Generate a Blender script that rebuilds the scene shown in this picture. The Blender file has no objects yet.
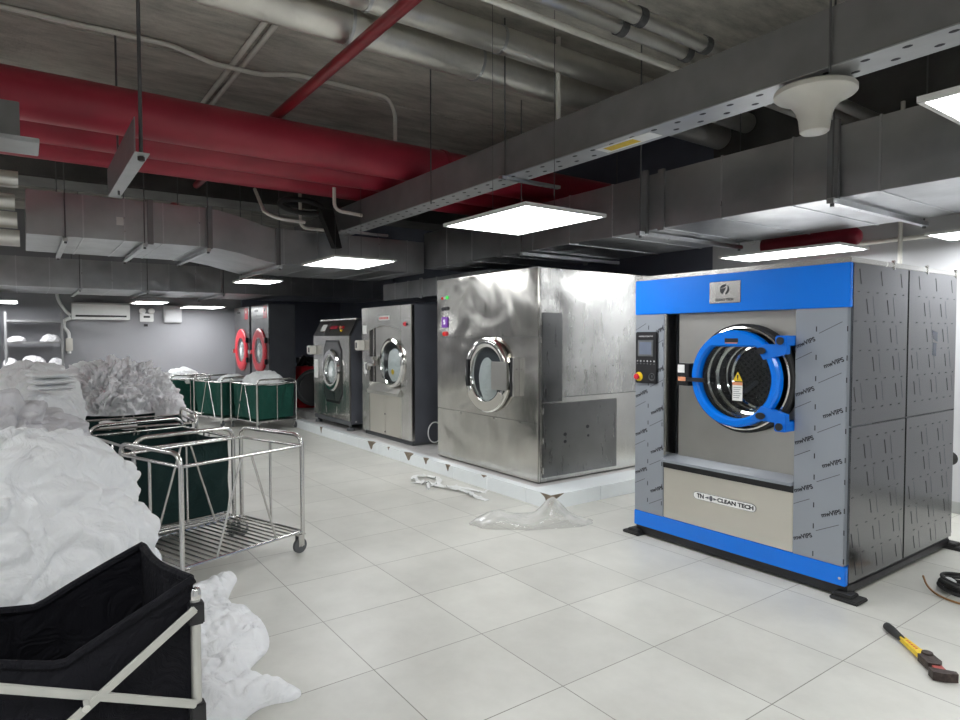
import bpy, bmesh, math, random
from mathutils import Vector, Matrix, noise
from math import pi, sin, cos, radians as rad
random.seed(7)
S = bpy.context.scene
COL = S.collection
V = Vector

# ------------------------------------------------------------------ materials
MATS = {}
def newmat(name):
    m = bpy.data.materials.new(name); m.use_nodes = True
    MATS[name] = m
    return m, m.node_tree.nodes, m.node_tree.links, m.node_tree.nodes['Principled BSDF']
def setp(b, color=None, rough=None, metal=None, **k):
    if color is not None: b.inputs['Base Color'].default_value = (*color, 1)
    if rough is not None: b.inputs['Roughness'].default_value = rough
    if metal is not None: b.inputs['Metallic'].default_value = metal
    for n, v in k.items(): b.inputs[n].default_value = v
def plain(name, color, rough=.5, metal=0., var=.06, scale=8., bump=0., bscale=60., **k):
    """principled material with a little procedural colour and gloss variation"""
    m, N, L, b = newmat(name); setp(b, color, rough, metal, **k)
    tc = N.new('ShaderNodeTexCoord')
    n = N.new('ShaderNodeTexNoise'); n.inputs['Scale'].default_value = scale; n.inputs['Detail'].default_value = 5
    L.new(tc.outputs['Object'], n.inputs['Vector'])
    r = N.new('ShaderNodeValToRGB')
    r.color_ramp.elements[0].position = .3; r.color_ramp.elements[1].position = .7
    r.color_ramp.elements[0].color = (*[c*(1-var) for c in color], 1)
    r.color_ramp.elements[1].color = (*[min(1, c*(1+var)) for c in color], 1)
    L.new(n.outputs['Fac'], r.inputs['Fac']); L.new(r.outputs['Color'], b.inputs['Base Color'])
    if bump:
        n2 = N.new('ShaderNodeTexNoise'); n2.inputs['Scale'].default_value = bscale; n2.inputs['Detail'].default_value = 6
        L.new(tc.outputs['Object'], n2.inputs['Vector'])
        bp = N.new('ShaderNodeBump'); bp.inputs['Strength'].default_value = bump; bp.inputs['Distance'].default_value = .01
        L.new(n2.outputs['Fac'], bp.inputs['Height']); L.new(bp.outputs['Normal'], b.inputs['Normal'])
    return m
def steel(name, color=(.62,.61,.58), rough=.25, wave=.0, wscale=2., brush=.12, stretch=(1,1,1), stain=.15):
    """brushed sheet steel: streaks in the gloss, optional large dents in the sheet"""
    m, N, L, b = newmat(name); setp(b, color, rough, 1.)
    tc = N.new('ShaderNodeTexCoord'); mp = N.new('ShaderNodeMapping')
    mp.inputs['Scale'].default_value = stretch
    L.new(tc.outputs['Object'], mp.inputs['Vector'])
    n = N.new('ShaderNodeTexNoise'); n.inputs['Scale'].default_value = 14; n.inputs['Detail'].default_value = 8; n.inputs['Roughness'].default_value = .7
    L.new(mp.outputs['Vector'], n.inputs['Vector'])
    mr = N.new('ShaderNodeMapRange'); mr.inputs['To Min'].default_value = max(.03, rough-brush); mr.inputs['To Max'].default_value = rough+brush
    L.new(n.outputs['Fac'], mr.inputs['Value']); L.new(mr.outputs['Result'], b.inputs['Roughness'])
    n3 = N.new('ShaderNodeTexNoise'); n3.inputs['Scale'].default_value = 2.3; n3.inputs['Detail'].default_value = 7
    L.new(tc.outputs['Object'], n3.inputs['Vector'])
    r = N.new('ShaderNodeValToRGB')
    r.color_ramp.elements[0].position = .35; r.color_ramp.elements[1].position = .65
    r.color_ramp.elements[0].color = (*[c*(1-stain) for c in color], 1)
    r.color_ramp.elements[1].color = (*color, 1)
    L.new(n3.outputs['Fac'], r.inputs['Fac']); L.new(r.outputs['Color'], b.inputs['Base Color'])
    if wave:
        n2 = N.new('ShaderNodeTexNoise'); n2.inputs['Scale'].default_value = wscale; n2.inputs['Detail'].default_value = 1.5
        n2.inputs['Distortion'].default_value = .6
        L.new(tc.outputs['Object'], n2.inputs['Vector'])
        bp = N.new('ShaderNodeBump'); bp.inputs['Strength'].default_value = 1; bp.inputs['Distance'].default_value = wave
        L.new(n2.outputs['Fac'], bp.inputs['Height']); L.new(bp.outputs['Normal'], b.inputs['Normal'])
    return m
def cloth(name, color, bump=.4, scale=9., rough=.95, var=.05):
    m, N, L, b = newmat(name); setp(b, color, rough, 0.)
    tc = N.new('ShaderNodeTexCoord')
    w = N.new('ShaderNodeTexNoise'); w.inputs['Scale'].default_value = scale*.5; w.inputs['Detail'].default_value = 3
    L.new(tc.outputs['Object'], w.inputs['Vector'])
    mix = N.new('ShaderNodeVectorMath'); mix.operation = 'MULTIPLY_ADD'
    mix.inputs[1].default_value = (.35,.35,.35)
    L.new(w.outputs['Color'], mix.inputs[0]); L.new(tc.outputs['Object'], mix.inputs[2])
    n = N.new('ShaderNodeTexNoise'); n.inputs['Distortion'].default_value = 1.6
    n.inputs['Scale'].default_value = scale*1.3; n.inputs['Detail'].default_value = 5; n.inputs['Roughness'].default_value = .55
    L.new(mix.outputs[0], n.inputs['Vector'])
    bp = N.new('ShaderNodeBump'); bp.inputs['Strength'].default_value = min(1, bump*1.1); bp.inputs['Distance'].default_value = .035
    L.new(n.outputs['Fac'], bp.inputs['Height']); L.new(bp.outputs['Normal'], b.inputs['Normal'])
    n3 = N.new('ShaderNodeTexNoise'); n3.inputs['Scale'].default_value = 3; n3.inputs['Detail'].default_value = 4
    L.new(tc.outputs['Object'], n3.inputs['Vector'])
    r = N.new('ShaderNodeValToRGB'); r.color_ramp.elements[0].position = .3; r.color_ramp.elements[1].position = .65
    r.color_ramp.elements[0].color = (*[c*(1-var) for c in color], 1); r.color_ramp.elements[1].color = (*color, 1)
    L.new(n3.outputs['Fac'], r.inputs['Fac']); L.new(r.outputs['Color'], b.inputs['Base Color'])
    return m
def emit(name, color, strength):
    m, N, L, b = newmat(name); setp(b, (.9,.9,.9) if strength > 5 else tuple(c*.3 for c in color), .5, 0)
    b.inputs['Emission Color'].default_value = (*color, 1); b.inputs['Emission Strength'].default_value = strength
    return m

def floor_material():
    m, N, L, b = newmat('floor_tiles'); setp(b, (.6,.59,.55), .3, 0)
    tc = N.new('ShaderNodeTexCoord'); sep = N.new('ShaderNodeSeparateXYZ'); L.new(tc.outputs['Object'], sep.inputs[0])
    def math_(op, a, bb=None):
        n = N.new('ShaderNodeMath'); n.operation = op
        for i, x in enumerate((a, bb)):
            if x is None: continue
            if isinstance(x, (int, float)): n.inputs[i].default_value = x
            else: L.new(x, n.inputs[i])
        return n.outputs[0]
    lines = []; cells = []
    for ax, off in (('X', 4.391), ('Y', -1.258)):
        u = math_('DIVIDE', math_('ADD', sep.outputs[ax], off+60), .6)
        cells.append(math_('FLOOR', u))
        fr = math_('FRACT', u)
        d = math_('MINIMUM', fr, math_('SUBTRACT', 1., fr))
        lines.append(d)
    d = math_('MINIMUM', lines[0], lines[1])
    line = math_('LESS_THAN', d, .004)
    comb = N.new('ShaderNodeCombineXYZ'); L.new(cells[0], comb.inputs[0]); L.new(cells[1], comb.inputs[1])
    wn = N.new('ShaderNodeTexWhiteNoise'); wn.noise_dimensions = '2D'; L.new(comb.outputs[0], wn.inputs['Vector'])
    n = N.new('ShaderNodeTexNoise'); n.inputs['Scale'].default_value = 2.2; n.inputs['Detail'].default_value = 8; n.inputs['Roughness'].default_value = .65
    L.new(tc.outputs['Object'], n.inputs['Vector'])
    r = N.new('ShaderNodeValToRGB')
    r.color_ramp.elements[0].position = .28; r.color_ramp.elements[1].position = .68
    r.color_ramp.elements[0].color = (.475,.47,.43,1); r.color_ramp.elements[1].color = (.595,.59,.545,1)
    L.new(n.outputs['Fac'], r.inputs['Fac'])
    # a light tint per tile
    mx = N.new('ShaderNodeMix'); mx.data_type = 'RGBA'; mx.blend_type = 'MULTIPLY'; mx.inputs['Factor'].default_value = 1
    mr = N.new('ShaderNodeMapRange'); mr.inputs['To Min'].default_value = .95; mr.inputs['To Max'].default_value = 1.03
    L.new(wn.outputs['Value'], mr.inputs['Value']); L.new(r.outputs['Color'], mx.inputs['A']); L.new(mr.outputs['Result'], mx.inputs['B'])
    # dark scuffs
    n2 = N.new('ShaderNodeTexNoise'); n2.inputs['Scale'].default_value = 5.5; n2.inputs['Detail'].default_value = 9; n2.inputs['Roughness'].default_value = .8; n2.inputs['Distortion'].default_value = 1.2
    L.new(tc.outputs['Object'], n2.inputs['Vector'])
    sc = math_('GREATER_THAN', n2.outputs['Fac'], .755)
    mx1 = N.new('ShaderNodeMix'); mx1.data_type = 'RGBA'
    L.new(math_('MULTIPLY', sc, .35), mx1.inputs['Factor']); L.new(mx.outputs['Result'], mx1.inputs['A']); mx1.inputs['B'].default_value = (.22,.2,.18,1)
    # grout: stronger along some joints than along others
    n4 = N.new('ShaderNodeTexNoise'); n4.inputs['Scale'].default_value = 1.3; L.new(tc.outputs['Object'], n4.inputs['Vector'])
    g = math_('MULTIPLY', line, math_('ADD', .38, math_('MULTIPLY', n4.outputs['Fac'], .9)))
    mx2 = N.new('ShaderNodeMix'); mx2.data_type = 'RGBA'
    L.new(g, mx2.inputs['Factor']); L.new(mx1.outputs['Result'], mx2.inputs['A']); mx2.inputs['B'].default_value = (.16,.15,.13,1)
    L.new(mx2.outputs['Result'], b.inputs['Base Color'])
    rr = N.new('ShaderNodeMapRange'); rr.inputs['To Min'].default_value = .28; rr.inputs['To Max'].default_value = .5
    L.new(n.outputs['Fac'], rr.inputs['Value']); L.new(rr.outputs['Result'], b.inputs['Roughness'])
    bp = N.new('ShaderNodeBump'); bp.inputs['Strength'].default_value = .4; bp.inputs['Distance'].default_value = .002; bp.invert = True
    L.new(line, bp.inputs['Height']); L.new(bp.outputs['Normal'], b.inputs['Normal'])
    return m
def slab_material():
    m, N, L, b = newmat('concrete_slab'); setp(b, (.3,.28,.25), .9, 0)
    tc = N.new('ShaderNodeTexCoord')
    n = N.new('ShaderNodeTexNoise'); n.inputs['Scale'].default_value = 2.2; n.inputs['Detail'].default_value = 12; n.inputs['Roughness'].default_value = .75
    mp = N.new('ShaderNodeMapping'); mp.inputs['Scale'].default_value = (2.5,.7,1)
    L.new(tc.outputs['Object'], mp.inputs['Vector']); L.new(mp.outputs['Vector'], n.inputs['Vector'])
    r = N.new('ShaderNodeValToRGB'); r.color_ramp.elements[0].position = .3; r.color_ramp.elements[1].position = .72
    r.color_ramp.elements[0].color = (.27,.26,.235,1); r.color_ramp.elements[1].color = (.72,.69,.62,1)
    L.new(n.outputs['Fac'], r.inputs['Fac']); L.new(r.outputs['Color'], b.inputs['Base Color'])
    n2 = N.new('ShaderNodeTexNoise'); n2.inputs['Scale'].default_value = 30; n2.inputs['Detail'].default_value = 6
    L.new(tc.outputs['Object'], n2.inputs['Vector'])
    bp = N.new('ShaderNodeBump'); bp.inputs['Strength'].default_value = .5; bp.inputs['Distance'].default_value = .01
    L.new(n2.outputs['Fac'], bp.inputs['Height']); L.new(bp.outputs['Normal'], b.inputs['Normal'])
    return m
def drum_material():
    """dark perforated steel of the drum's back: a lattice of small holes"""
    m, N, L, b = newmat('perforated_drum'); setp(b, (.1,.1,.1), .5, 0.)
    tc = N.new('ShaderNodeTexCoord'); v = N.new('ShaderNodeTexVoronoi'); v.inputs['Scale'].default_value = 30; v.inputs['Randomness'].default_value = 0
    mp = N.new('ShaderNodeMapping'); mp.inputs['Rotation'].default_value = (0, rad(40), 0)
    L.new(tc.outputs['Object'], mp.inputs['Vector']); L.new(mp.outputs['Vector'], v.inputs['Vector'])
    r = N.new('ShaderNodeValToRGB'); r.color_ramp.elements[0].position = .28; r.color_ramp.elements[1].position = .34
    r.color_ramp.elements[0].color = (.01,.01,.01,1); r.color_ramp.elements[1].color = (.05,.048,.046,1)
    L.new(v.outputs['Distance'], r.inputs['Fac']); L.new(r.outputs['Color'], b.inputs['Base Color'])
    return m
def glass(name, tint=(1,1,1), rough=.02):
    m, N, L, b = newmat(name)
    N.remove(b); out = N['Material Output']
    t = N.new('ShaderNodeBsdfTransparent'); t.inputs[0].default_value = (*tint, 1)
    g = N.new('ShaderNodeBsdfGlossy'); g.inputs['Roughness'].default_value = rough
    lw = N.new('ShaderNodeLayerWeight'); lw.inputs[0].default_value = .5
    pw = N.new('ShaderNodeMath'); pw.operation = 'POWER'; pw.inputs[1].default_value = 4.; L.new(lw.outputs['Facing'], pw.inputs[0])
    fr = N.new('ShaderNodeMath'); fr.operation = 'MULTIPLY_ADD'; fr.inputs[1].default_value = .5; fr.inputs[2].default_value = .025; L.new(pw.outputs[0], fr.inputs[0])
    mx = N.new('ShaderNodeMixShader'); L.new(fr.outputs[0], mx.inputs[0]); L.new(t.outputs[0], mx.inputs[1]); L.new(g.outputs[0], mx.inputs[2])
    L.new(mx.outputs[0], out.inputs['Surface'])
    return m
def plastic_film():
    m, N, L, b = newmat('clear_film')
    N.remove(b); out = N['Material Output']
    t = N.new('ShaderNodeBsdfTransparent'); t.inputs[0].default_value = (.93,.93,.92, 1)
    g = N.new('ShaderNodeBsdfPrincipled'); setp(g, (.62,.62,.60), .15, 0)
    lw = N.new('ShaderNodeLayerWeight'); lw.inputs[0].default_value = .35
    tc = N.new('ShaderNodeTexCoord'); n = N.new('ShaderNodeTexNoise'); n.noise_type = 'RIDGED_MULTIFRACTAL'; n.inputs['Scale'].default_value = 9; n.inputs['Detail'].default_value = 4
    L.new(tc.outputs['Object'], n.inputs['Vector'])
    bp = N.new('ShaderNodeBump'); bp.inputs['Strength'].default_value = 1.; bp.inputs['Distance'].default_value = .02
    L.new(n.outputs['Fac'], bp.inputs['Height']); L.new(bp.outputs['Normal'], g.inputs['Normal']); L.new(bp.outputs['Normal'], lw.inputs['Normal'])
    mr = N.new('ShaderNodeMapRange'); mr.inputs['To Min'].default_value = .26; mr.inputs['To Max'].default_value = .85
    L.new(lw.outputs['Facing'], mr.inputs['Value'])
    mx = N.new('ShaderNodeMixShader'); L.new(mr.outputs[0], mx.inputs[0]); L.new(t.outputs[0], mx.inputs[1]); L.new(g.outputs[0], mx.inputs[2])
    L.new(mx.outputs[0], out.inputs['Surface'])
    return m

M = {}
M['floor'] = floor_material()
M['slab'] = slab_material()
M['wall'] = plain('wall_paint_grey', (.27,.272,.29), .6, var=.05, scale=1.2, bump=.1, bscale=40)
M['wall_light'] = plain('wall_paint_light', (.53,.535,.55), .55, var=.04, scale=1.5, bump=.1, bscale=40)
M['wall_dark'] = plain('wall_dark_navy', (.12,.13,.17), .7, var=.1, scale=2)  # dark navy tone for the far-left back wall and the recess
M['skirting'] = plain('skirting_tile', (.36,.37,.36), .35, var=.06)
M['plinth_tile'] = plain('white_glazed_tile', (.84,.88,.89), .18, var=.03, scale=3)
M['plinth_top'] = plain('plinth_top_screed', (.42,.41,.40), .5, var=.12, scale=5, bump=.2)
M['chip'] = plain('broken_tile_mortar', (.2,.16,.12), .95, var=.3, scale=40, bump=.6)
M['steel'] = steel('stainless_sheet', (.66,.65,.62), .24, stretch=(1,1,.15))
M['steel_dent'] = steel('dented_stainless_sheet', (.60,.585,.55), .2, wave=.04, wscale=1.6, stretch=(1,1,.2), stain=.22)
M['steel_side'] = steel('dull_stainless_sheet', (.60,.595,.575), .26, wave=.05, wscale=1.1, stretch=(1,1,.3), stain=.25)
M['steel_dark'] = steel('dark_stainless_sheet', (.23,.23,.23), .3, stretch=(1,1,.2), stain=.2)
M['steel_brushed'] = steel('brushed_front_panel', (.56,.55,.52), .33, stretch=(.1,1,3), stain=.12)
M['beige_steel'] = steel('satin_lower_panel', (.73,.70,.63), .42, stretch=(.1,1,3), stain=.05, brush=.06)
M['chrome'] = steel('polished_steel', (.8,.79,.77), .1, brush=.04, stain=.05)
M['tube'] = plain('cart_tube_steel', (.66,.65,.63), .24, metal=1., var=.03)
M['film'] = plain('grey_protective_film', (.30,.325,.36), .38, metal=.35, var=.03, scale=3)
M['film_side'] = steel('film_covered_side_sheet', (.25,.253,.262), .2, brush=.02, wave=.006, wscale=1.0, stain=.04)
M['ink'] = plain('film_print_ink', (.02,.02,.025), .6)
M['ink_faint'] = plain('film_print_faint_ink', (.10,.10,.115), .6)
M['blue'] = plain('blue_enamel', (.0,.17,.74), .22, var=.03, scale=2)
M['blue_dark'] = plain('blue_hinge_enamel', (.0,.15,.66), .4, var=.05)
M['black'] = plain('black_plastic', (.012,.012,.014), .4, var=.2)
M['black_soft'] = plain('black_rubber', (.02,.02,.02), .75, var=.2)
M['rubber_grey'] = plain('grey_rubber', (.09,.095,.10), .7, var=.15)
M['case_dark'] = plain('dark_painted_case', (.085,.09,.105), .45, var=.12, scale=3)
M['white_plastic'] = plain('white_plastic', (.74,.75,.74), .4, var=.03)
M['cream_plastic'] = plain('cream_fixture_shell', (.62,.60,.55), .5, var=.04)
M['galv'] = steel('galvanised_duct_sheet', (.52,.53,.54), .34, wave=.012, wscale=2.5, brush=.1, stain=.25)
M['galv_light'] = steel('bright_duct_sheet', (.62,.63,.64), .3, wave=.03, wscale=3, brush=.1, stain=.2)
M['foil'] = steel('foil_wrapped_pipe', (.80,.78,.73), .42, wave=.008, wscale=7, stain=.2)
M['tray'] = plain('galvanised_tray', (.24,.24,.245), .45, metal=.6, var=.1, scale=5)
M['tray_light'] = plain('perforated_tray_sheet', (.46,.47,.48), .45, metal=.5, var=.08, scale=5)
M['rod'] = plain('threaded_rod_steel', (.16,.16,.165), .5, metal=.7)
M['conduit'] = plain('white_conduit', (.78,.76,.70), .5, var=.06)
M['red_pipe'] = plain('red_painted_pipe', (.34,.02,.042), .42, var=.12, scale=3)
M['red_thin'] = plain('dark_red_pipe', (.22,.012,.02), .35, var=.1)
M['red'] = plain('red_enamel', (.55,.02,.035), .3, var=.08)
M['red_dark'] = plain('dark_red_enamel', (.30,.012,.03), .35, var=.1)
M['green_bag'] = cloth('green_canvas', (.010,.085,.062), bump=.9, scale=4, var=.2)
M['dark_bag'] = cloth('dark_green_canvas', (.005,.026,.024), bump=.8, scale=4, var=.2)
M['black_bag'] = cloth('black_nylon', (.006,.006,.009), bump=.7, scale=6, rough=.8, var=.3)
M['black_bag'].node_tree.nodes['Principled BSDF'].inputs['Specular IOR Level'].default_value = .2
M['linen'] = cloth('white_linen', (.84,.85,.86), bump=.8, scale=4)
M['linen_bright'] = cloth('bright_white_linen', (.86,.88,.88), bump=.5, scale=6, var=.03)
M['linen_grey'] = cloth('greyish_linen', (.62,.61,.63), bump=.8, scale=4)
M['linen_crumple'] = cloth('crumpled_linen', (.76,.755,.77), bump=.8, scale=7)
M['alu'] = plain('aluminium_tube', (.60,.60,.57), .38, metal=.75, var=.04)
M['yellow'] = plain('yellow_paint', (.75,.52,.02), .5, var=.12, scale=40)
M['rust'] = plain('oily_iron', (.06,.045,.04), .55, metal=.5, var=.4, scale=50, bump=.3)
M['wrench_red'] = plain('worn_red_paint', (.38,.07,.06), .55, var=.35, scale=60)
M['copper'] = plain('copper_wire', (.40,.22,.10), .4, metal=.8)
M['label'] = plain('label_white', (.78,.78,.76), .5)
M['label_orange'] = plain('label_orange', (.72,.30,.16), .5)
M['screen'] = plain('grey_touch_screen', (.13,.15,.20), .15)
M['paint_chip'] = plain('white_print', (.6,.6,.6), .5)
M['lamp'] = emit('lamp_diffuser', (.965,.985,1), 19.5)
M['lamp_frame'] = plain('white_lamp_frame', (.7,.7,.68), .4)
M['led_red'] = emit('red_indicator', (1,.02,.01), .35)
M['led_green'] = emit('green_indicator', (.1,1,.15), .6)
M['led_screen'] = emit('purple_display', (.25,.06,.5), .35)
M['drum'] = drum_material()
M['glass'] = glass('door_glass', (.82,.84,.84))
M['clear'] = plastic_film()

# ------------------------------------------------------------------ mesh tools
class MB:
    def __init__(s): s.bm = bmesh.new()
    def _quad(s, vs):
        try: s.bm.faces.new(vs)
        except ValueError: pass
    def box(s, x0, x1, y0, y1, z0, z1, bevel=0., mat=None, seg=2):
        vs = [s.bm.verts.new(V((x, y, z)) if mat is None else mat @ V((x, y, z))) for x in (x0, x1) for y in (y0, y1) for z in (z0, z1)]
        fs = [s.bm.faces.new([vs[i] for i in q]) for q in ((0,1,3,2),(4,6,7,5),(0,4,5,1),(2,3,7,6),(0,2,6,4),(1,5,7,3))]
        if bevel:
            es = {e for f in fs for e in f.edges}
            bmesh.ops.bevel(s.bm, geom=list(es), offset=bevel, segments=seg, affect='EDGES', clamp_overlap=True)
        return s
    def bar(s, a, b, w, h, up=(0,0,1), bevel=0.):
        a, b = V(a), V(b); d = b-a; ln = d.length; d.normalize(); u = V(up)
        if abs(d.dot(u)) > .99: u = V((1,0,0))
        r = d.cross(u).normalized(); u = r.cross(d)
        m = Matrix((( d.x, r.x, u.x, a.x), (d.y, r.y, u.y, a.y), (d.z, r.z, u.z, a.z), (0,0,0,1)))
        return s.box(0, ln, -w/2, w/2, -h/2, h/2, bevel, m)
    def tube(s, pts, r, seg=10, cap=True, closed=False):
        pts = [V(p) for p in pts]; n = len(pts)
        rs = r if isinstance(r, (list, tuple)) else [r]*n
        rings = []; prev = None
        for i, p in enumerate(pts):
            if closed: t = pts[(i+1) % n]-pts[i-1]
            elif i == 0: t = pts[1]-p
            elif i == n-1: t = p-pts[i-1]
            else: t = (pts[i+1]-p).normalized()+(p-pts[i-1]).normalized()
            t.normalize()
            if prev is None:
                a = V((0,0,1)) if abs(t.z) < .9 else V((1,0,0))
                nrm = t.cross(a).normalized()
            else:
                nrm = (prev-t*prev.dot(t)).normalized()
            prev = nrm; bn = t.cross(nrm)
            rings.append([s.bm.verts.new(p+(nrm*cos(2*pi*k/seg)+bn*sin(2*pi*k/seg))*rs[i]) for k in range(seg)])
        m = n if closed else n-1
        for i in range(m):
            A, B = rings[i], rings[(i+1) % n]
            for k in range(seg): s._quad([A[k], A[(k+1) % seg], B[(k+1) % seg], B[k]])
        if cap and not closed:
            s._quad(rings[0][::-1]); s._quad(rings[-1])
        return s
    def cyl(s, a, b, r, seg=20, r2=None): return s.tube([a, b], [r, r if r2 is None else r2], seg)
    def lathe(s, prof, o=(0,0,0), axis='z', seg=40, sx=1., sz=1.):
        """prof: (radius, height) pairs. axis y: height runs towards +y"""
        o = V(o); rings = []
        for r, h in prof:
            ring = []
            for k in range(seg):
                c, q = cos(2*pi*k/seg)*r*sx, sin(2*pi*k/seg)*r*sz
                p = V((c, q, h)) if axis == 'z' else (V((c, h, q)) if axis == 'y' else V((h, c, q)))
                ring.append(s.bm.verts.new(o+p))
            rings.append(ring)
        for A, B in zip(rings, rings[1:]):
            for k in range(seg): s._quad([A[k], A[(k+1) % seg], B[(k+1) % seg], B[k]])
        if prof[0][0] > 1e-5: s.capA = rings[0]
        return s
    def disc(s, o, r, axis='y', t=.004, seg=32, sx=1., sz=1.):
        return s.lathe([(1e-4, 0), (r, 0), (r, t), (1e-4, t)], o, axis, seg, sx, sz)
    def prism(s, poly, o, ux, uy, depth):
        """flat outline (u,v) in the plane o + u*ux + v*uy, pushed out by the vector depth"""
        o, ux, uy, depth = V(o), V(ux), V(uy), V(depth)
        A = [s.bm.verts.new(o+ux*u+uy*v) for u, v in poly]; B = [s.bm.verts.new(v.co+depth) for v in A]
        s._quad(A); s._quad(B[::-1]); n = len(A)
        for i in range(n): s._quad([A[i], B[i], B[(i+1) % n], A[(i+1) % n]])
        return s
    def grid(s, nu, nv, fn, closed_u=False):
        vs = [[s.bm.verts.new(V(fn(i/(nu-(0 if closed_u else 1)), j/(nv-1)))) for j in range(nv)] for i in range(nu)]
        for i in range(nu if closed_u else nu-1):
            for j in range(nv-1):
                s._quad([vs[i][j], vs[(i+1) % nu][j], vs[(i+1) % nu][j+1], vs[i][j+1]])
        return vs
    def build(s, name, mat, parent=None, smooth=40, solid=0.):
        if solid:
            bmesh.ops.recalc_face_normals(s.bm, faces=s.bm.faces)
            bmesh.ops.solidify(s.bm, geom=s.bm.faces[:], thickness=solid)
        bmesh.ops.recalc_face_normals(s.bm, faces=s.bm.faces)
        me = bpy.data.meshes.new(name); s.bm.to_mesh(me); s.bm.free()
        me.materials.append(M[mat] if isinstance(mat, str) else mat)
        if smooth:
            me.polygons.foreach_set('use_smooth', [True]*len(me.polygons))
            me.set_sharp_from_angle(angle=rad(smooth))
        o = bpy.data.objects.new(name, me); COL.objects.link(o)
        if parent is not None: o.parent = parent
        return o
def tag(o, label, cat, group=None, kind=None):
    o['label'] = label; o['category'] = cat
    if group: o['group'] = group
    if kind: o['kind'] = kind
    return o
def thing(name, label, cat, loc=(0,0,0), rz=0, group=None):
    o = bpy.data.objects.new(name, None); COL.objects.link(o); o.empty_display_size = .1
    o.location = loc; o.rotation_euler = (0, 0, rz)
    return tag(o, label, cat, group)
def struct(name, mb, mat, smooth=0):
    o = mb.build(name, mat, None, smooth); o['kind'] = 'structure'; return o
def dup(root, loc, rz, label, group=None):
    def cp(o, par):
        c = o.copy(); COL.objects.link(c); c.parent = par
        for ch in list(o.children): cp(ch, c)
        return c
    r = cp(root, None); r.location = loc; r.rotation_euler = (0, 0, rz); r['label'] = label
    if group: r['group'] = group
    return r
def text(name, body, size, loc, rot, mat, parent, depth=.0006, width=None, bold=0.):
    cu = bpy.data.curves.new(name, 'FONT'); cu.body = body; cu.size = size; cu.align_x = 'CENTER'; cu.align_y = 'CENTER'
    cu.extrude = depth; cu.offset = bold
    t = bpy.data.objects.new(name, cu); COL.objects.link(t)
    bpy.context.view_layer.update()
    me = bpy.data.meshes.new_from_object(t.evaluated_get(bpy.context.evaluated_depsgraph_get()))
    bpy.data.objects.remove(t); me.materials.clear(); me.materials.append(M[mat])
    if width:
        xs = [v.co.x for v in me.vertices]; k = width/(max(xs)-min(xs))
        for v in me.vertices: v.co.x *= k
    me.transform(Matrix.Translation(V(loc)) @ rot.to_4x4())
    if name is None: return me
    o = bpy.data.objects.new(name, me); COL.objects.link(o); o.parent = parent
    return o
FRONT = Matrix.Rotation(pi/2, 3, 'X')                     # text on a face that looks to -y
RIGHT = Matrix.Rotation(pi/2, 3, 'Z') @ FRONT             # text on a face that looks to +x
def arc(c, r, a0, a1, n=8, plane='xz'):
    out = []
    for i in range(n+1):
        a = a0+(a1-a0)*i/n; u, v = cos(a)*r, sin(a)*r
        out.append({'xz': (c[0]+u, c[1], c[2]+v), 'yz': (c[0], c[1]+u, c[2]+v), 'xy': (c[0]+u, c[1]+v, c[2])}[plane])
    return out
def rounded_path(pts, r, n=6):
    """polyline with rounded corners"""
    pts = [V(p) for p in pts]; out = [pts[0]]
    for a, b, c in zip(pts, pts[1:], pts[2:]):
        d0 = (a-b); d1 = (c-b); k = min(r, d0.length/2, d1.length/2)
        p0 = b+d0.normalized()*k; p1 = b+d1.normalized()*k
        for i in range(n+1):
            t = i/n; out.append(p0*(1-t)**2+b*2*t*(1-t)+p1*t*t)
    out.append(pts[-1]); return out

# ------------------------------------------------------------------ the room
XW, XE, YS, YN, ZC = -15.0, 3.6, -4.6, 6.4, 3.95
struct('floor', MB().box(XW-.2, XE+.2, YS-.2, YN+.2, -.12, 0), 'floor')
cb = MB().box(XW-.2, XE+.2, YS-.2, YN+.2, ZC, ZC+.2)
for x in (-1.25, -6.05, -11.0, -13.9): cb.box(x-.012, x+.012, YS, YN, ZC-.012, ZC)      # board joints left in the concrete
for x in (-3.75, -5.0, -7.2, -8.5, -9.7): cb.box(x-.006, x+.006, YS, YN, ZC-.006, ZC)
struct('ceiling', cb, 'slab')
M['beam'] = plain('dark_slab_tone', (.10,.098,.095), .9, var=.25, scale=3, bump=.4)
struct('trim_1', MB().box(-9.6, -8.95, YS, YN, 3.35, ZC, .02), 'beam')               # added beam, coloured dark to stand in for the unlit slab beyond
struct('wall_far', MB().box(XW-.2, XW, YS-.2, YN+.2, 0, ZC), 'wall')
struct('wall_back', MB().box(-4.4, XE+.2, YN, YN+.2, 0, 2.9), 'wall_light')
struct('wall_back_upper', MB().box(-4.4, XE+.2, YN, YN+.2, 2.9, ZC), 'beam')  # upper wall coloured dark to stand in for the dark slab
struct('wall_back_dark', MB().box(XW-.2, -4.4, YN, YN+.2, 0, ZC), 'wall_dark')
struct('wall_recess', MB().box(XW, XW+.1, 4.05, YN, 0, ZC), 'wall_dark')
struct('wall_right', MB().box(XE, XE+.2, YS-.2, YN+.2, 0, ZC), 'wall_light')
struct('wall_front', MB().box(XW-.2, XE+.2, YS-.2, YS, 0, ZC), 'wall_light')
struct('baseboard_back', MB().box(-4.0, XE, YN-.012, YN, 0, .1, .003), 'skirting')
struct('baseboard_far', MB().box(XW, XW+.012, YS, 4.05, 0, .1, .003), 'skirting')

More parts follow.
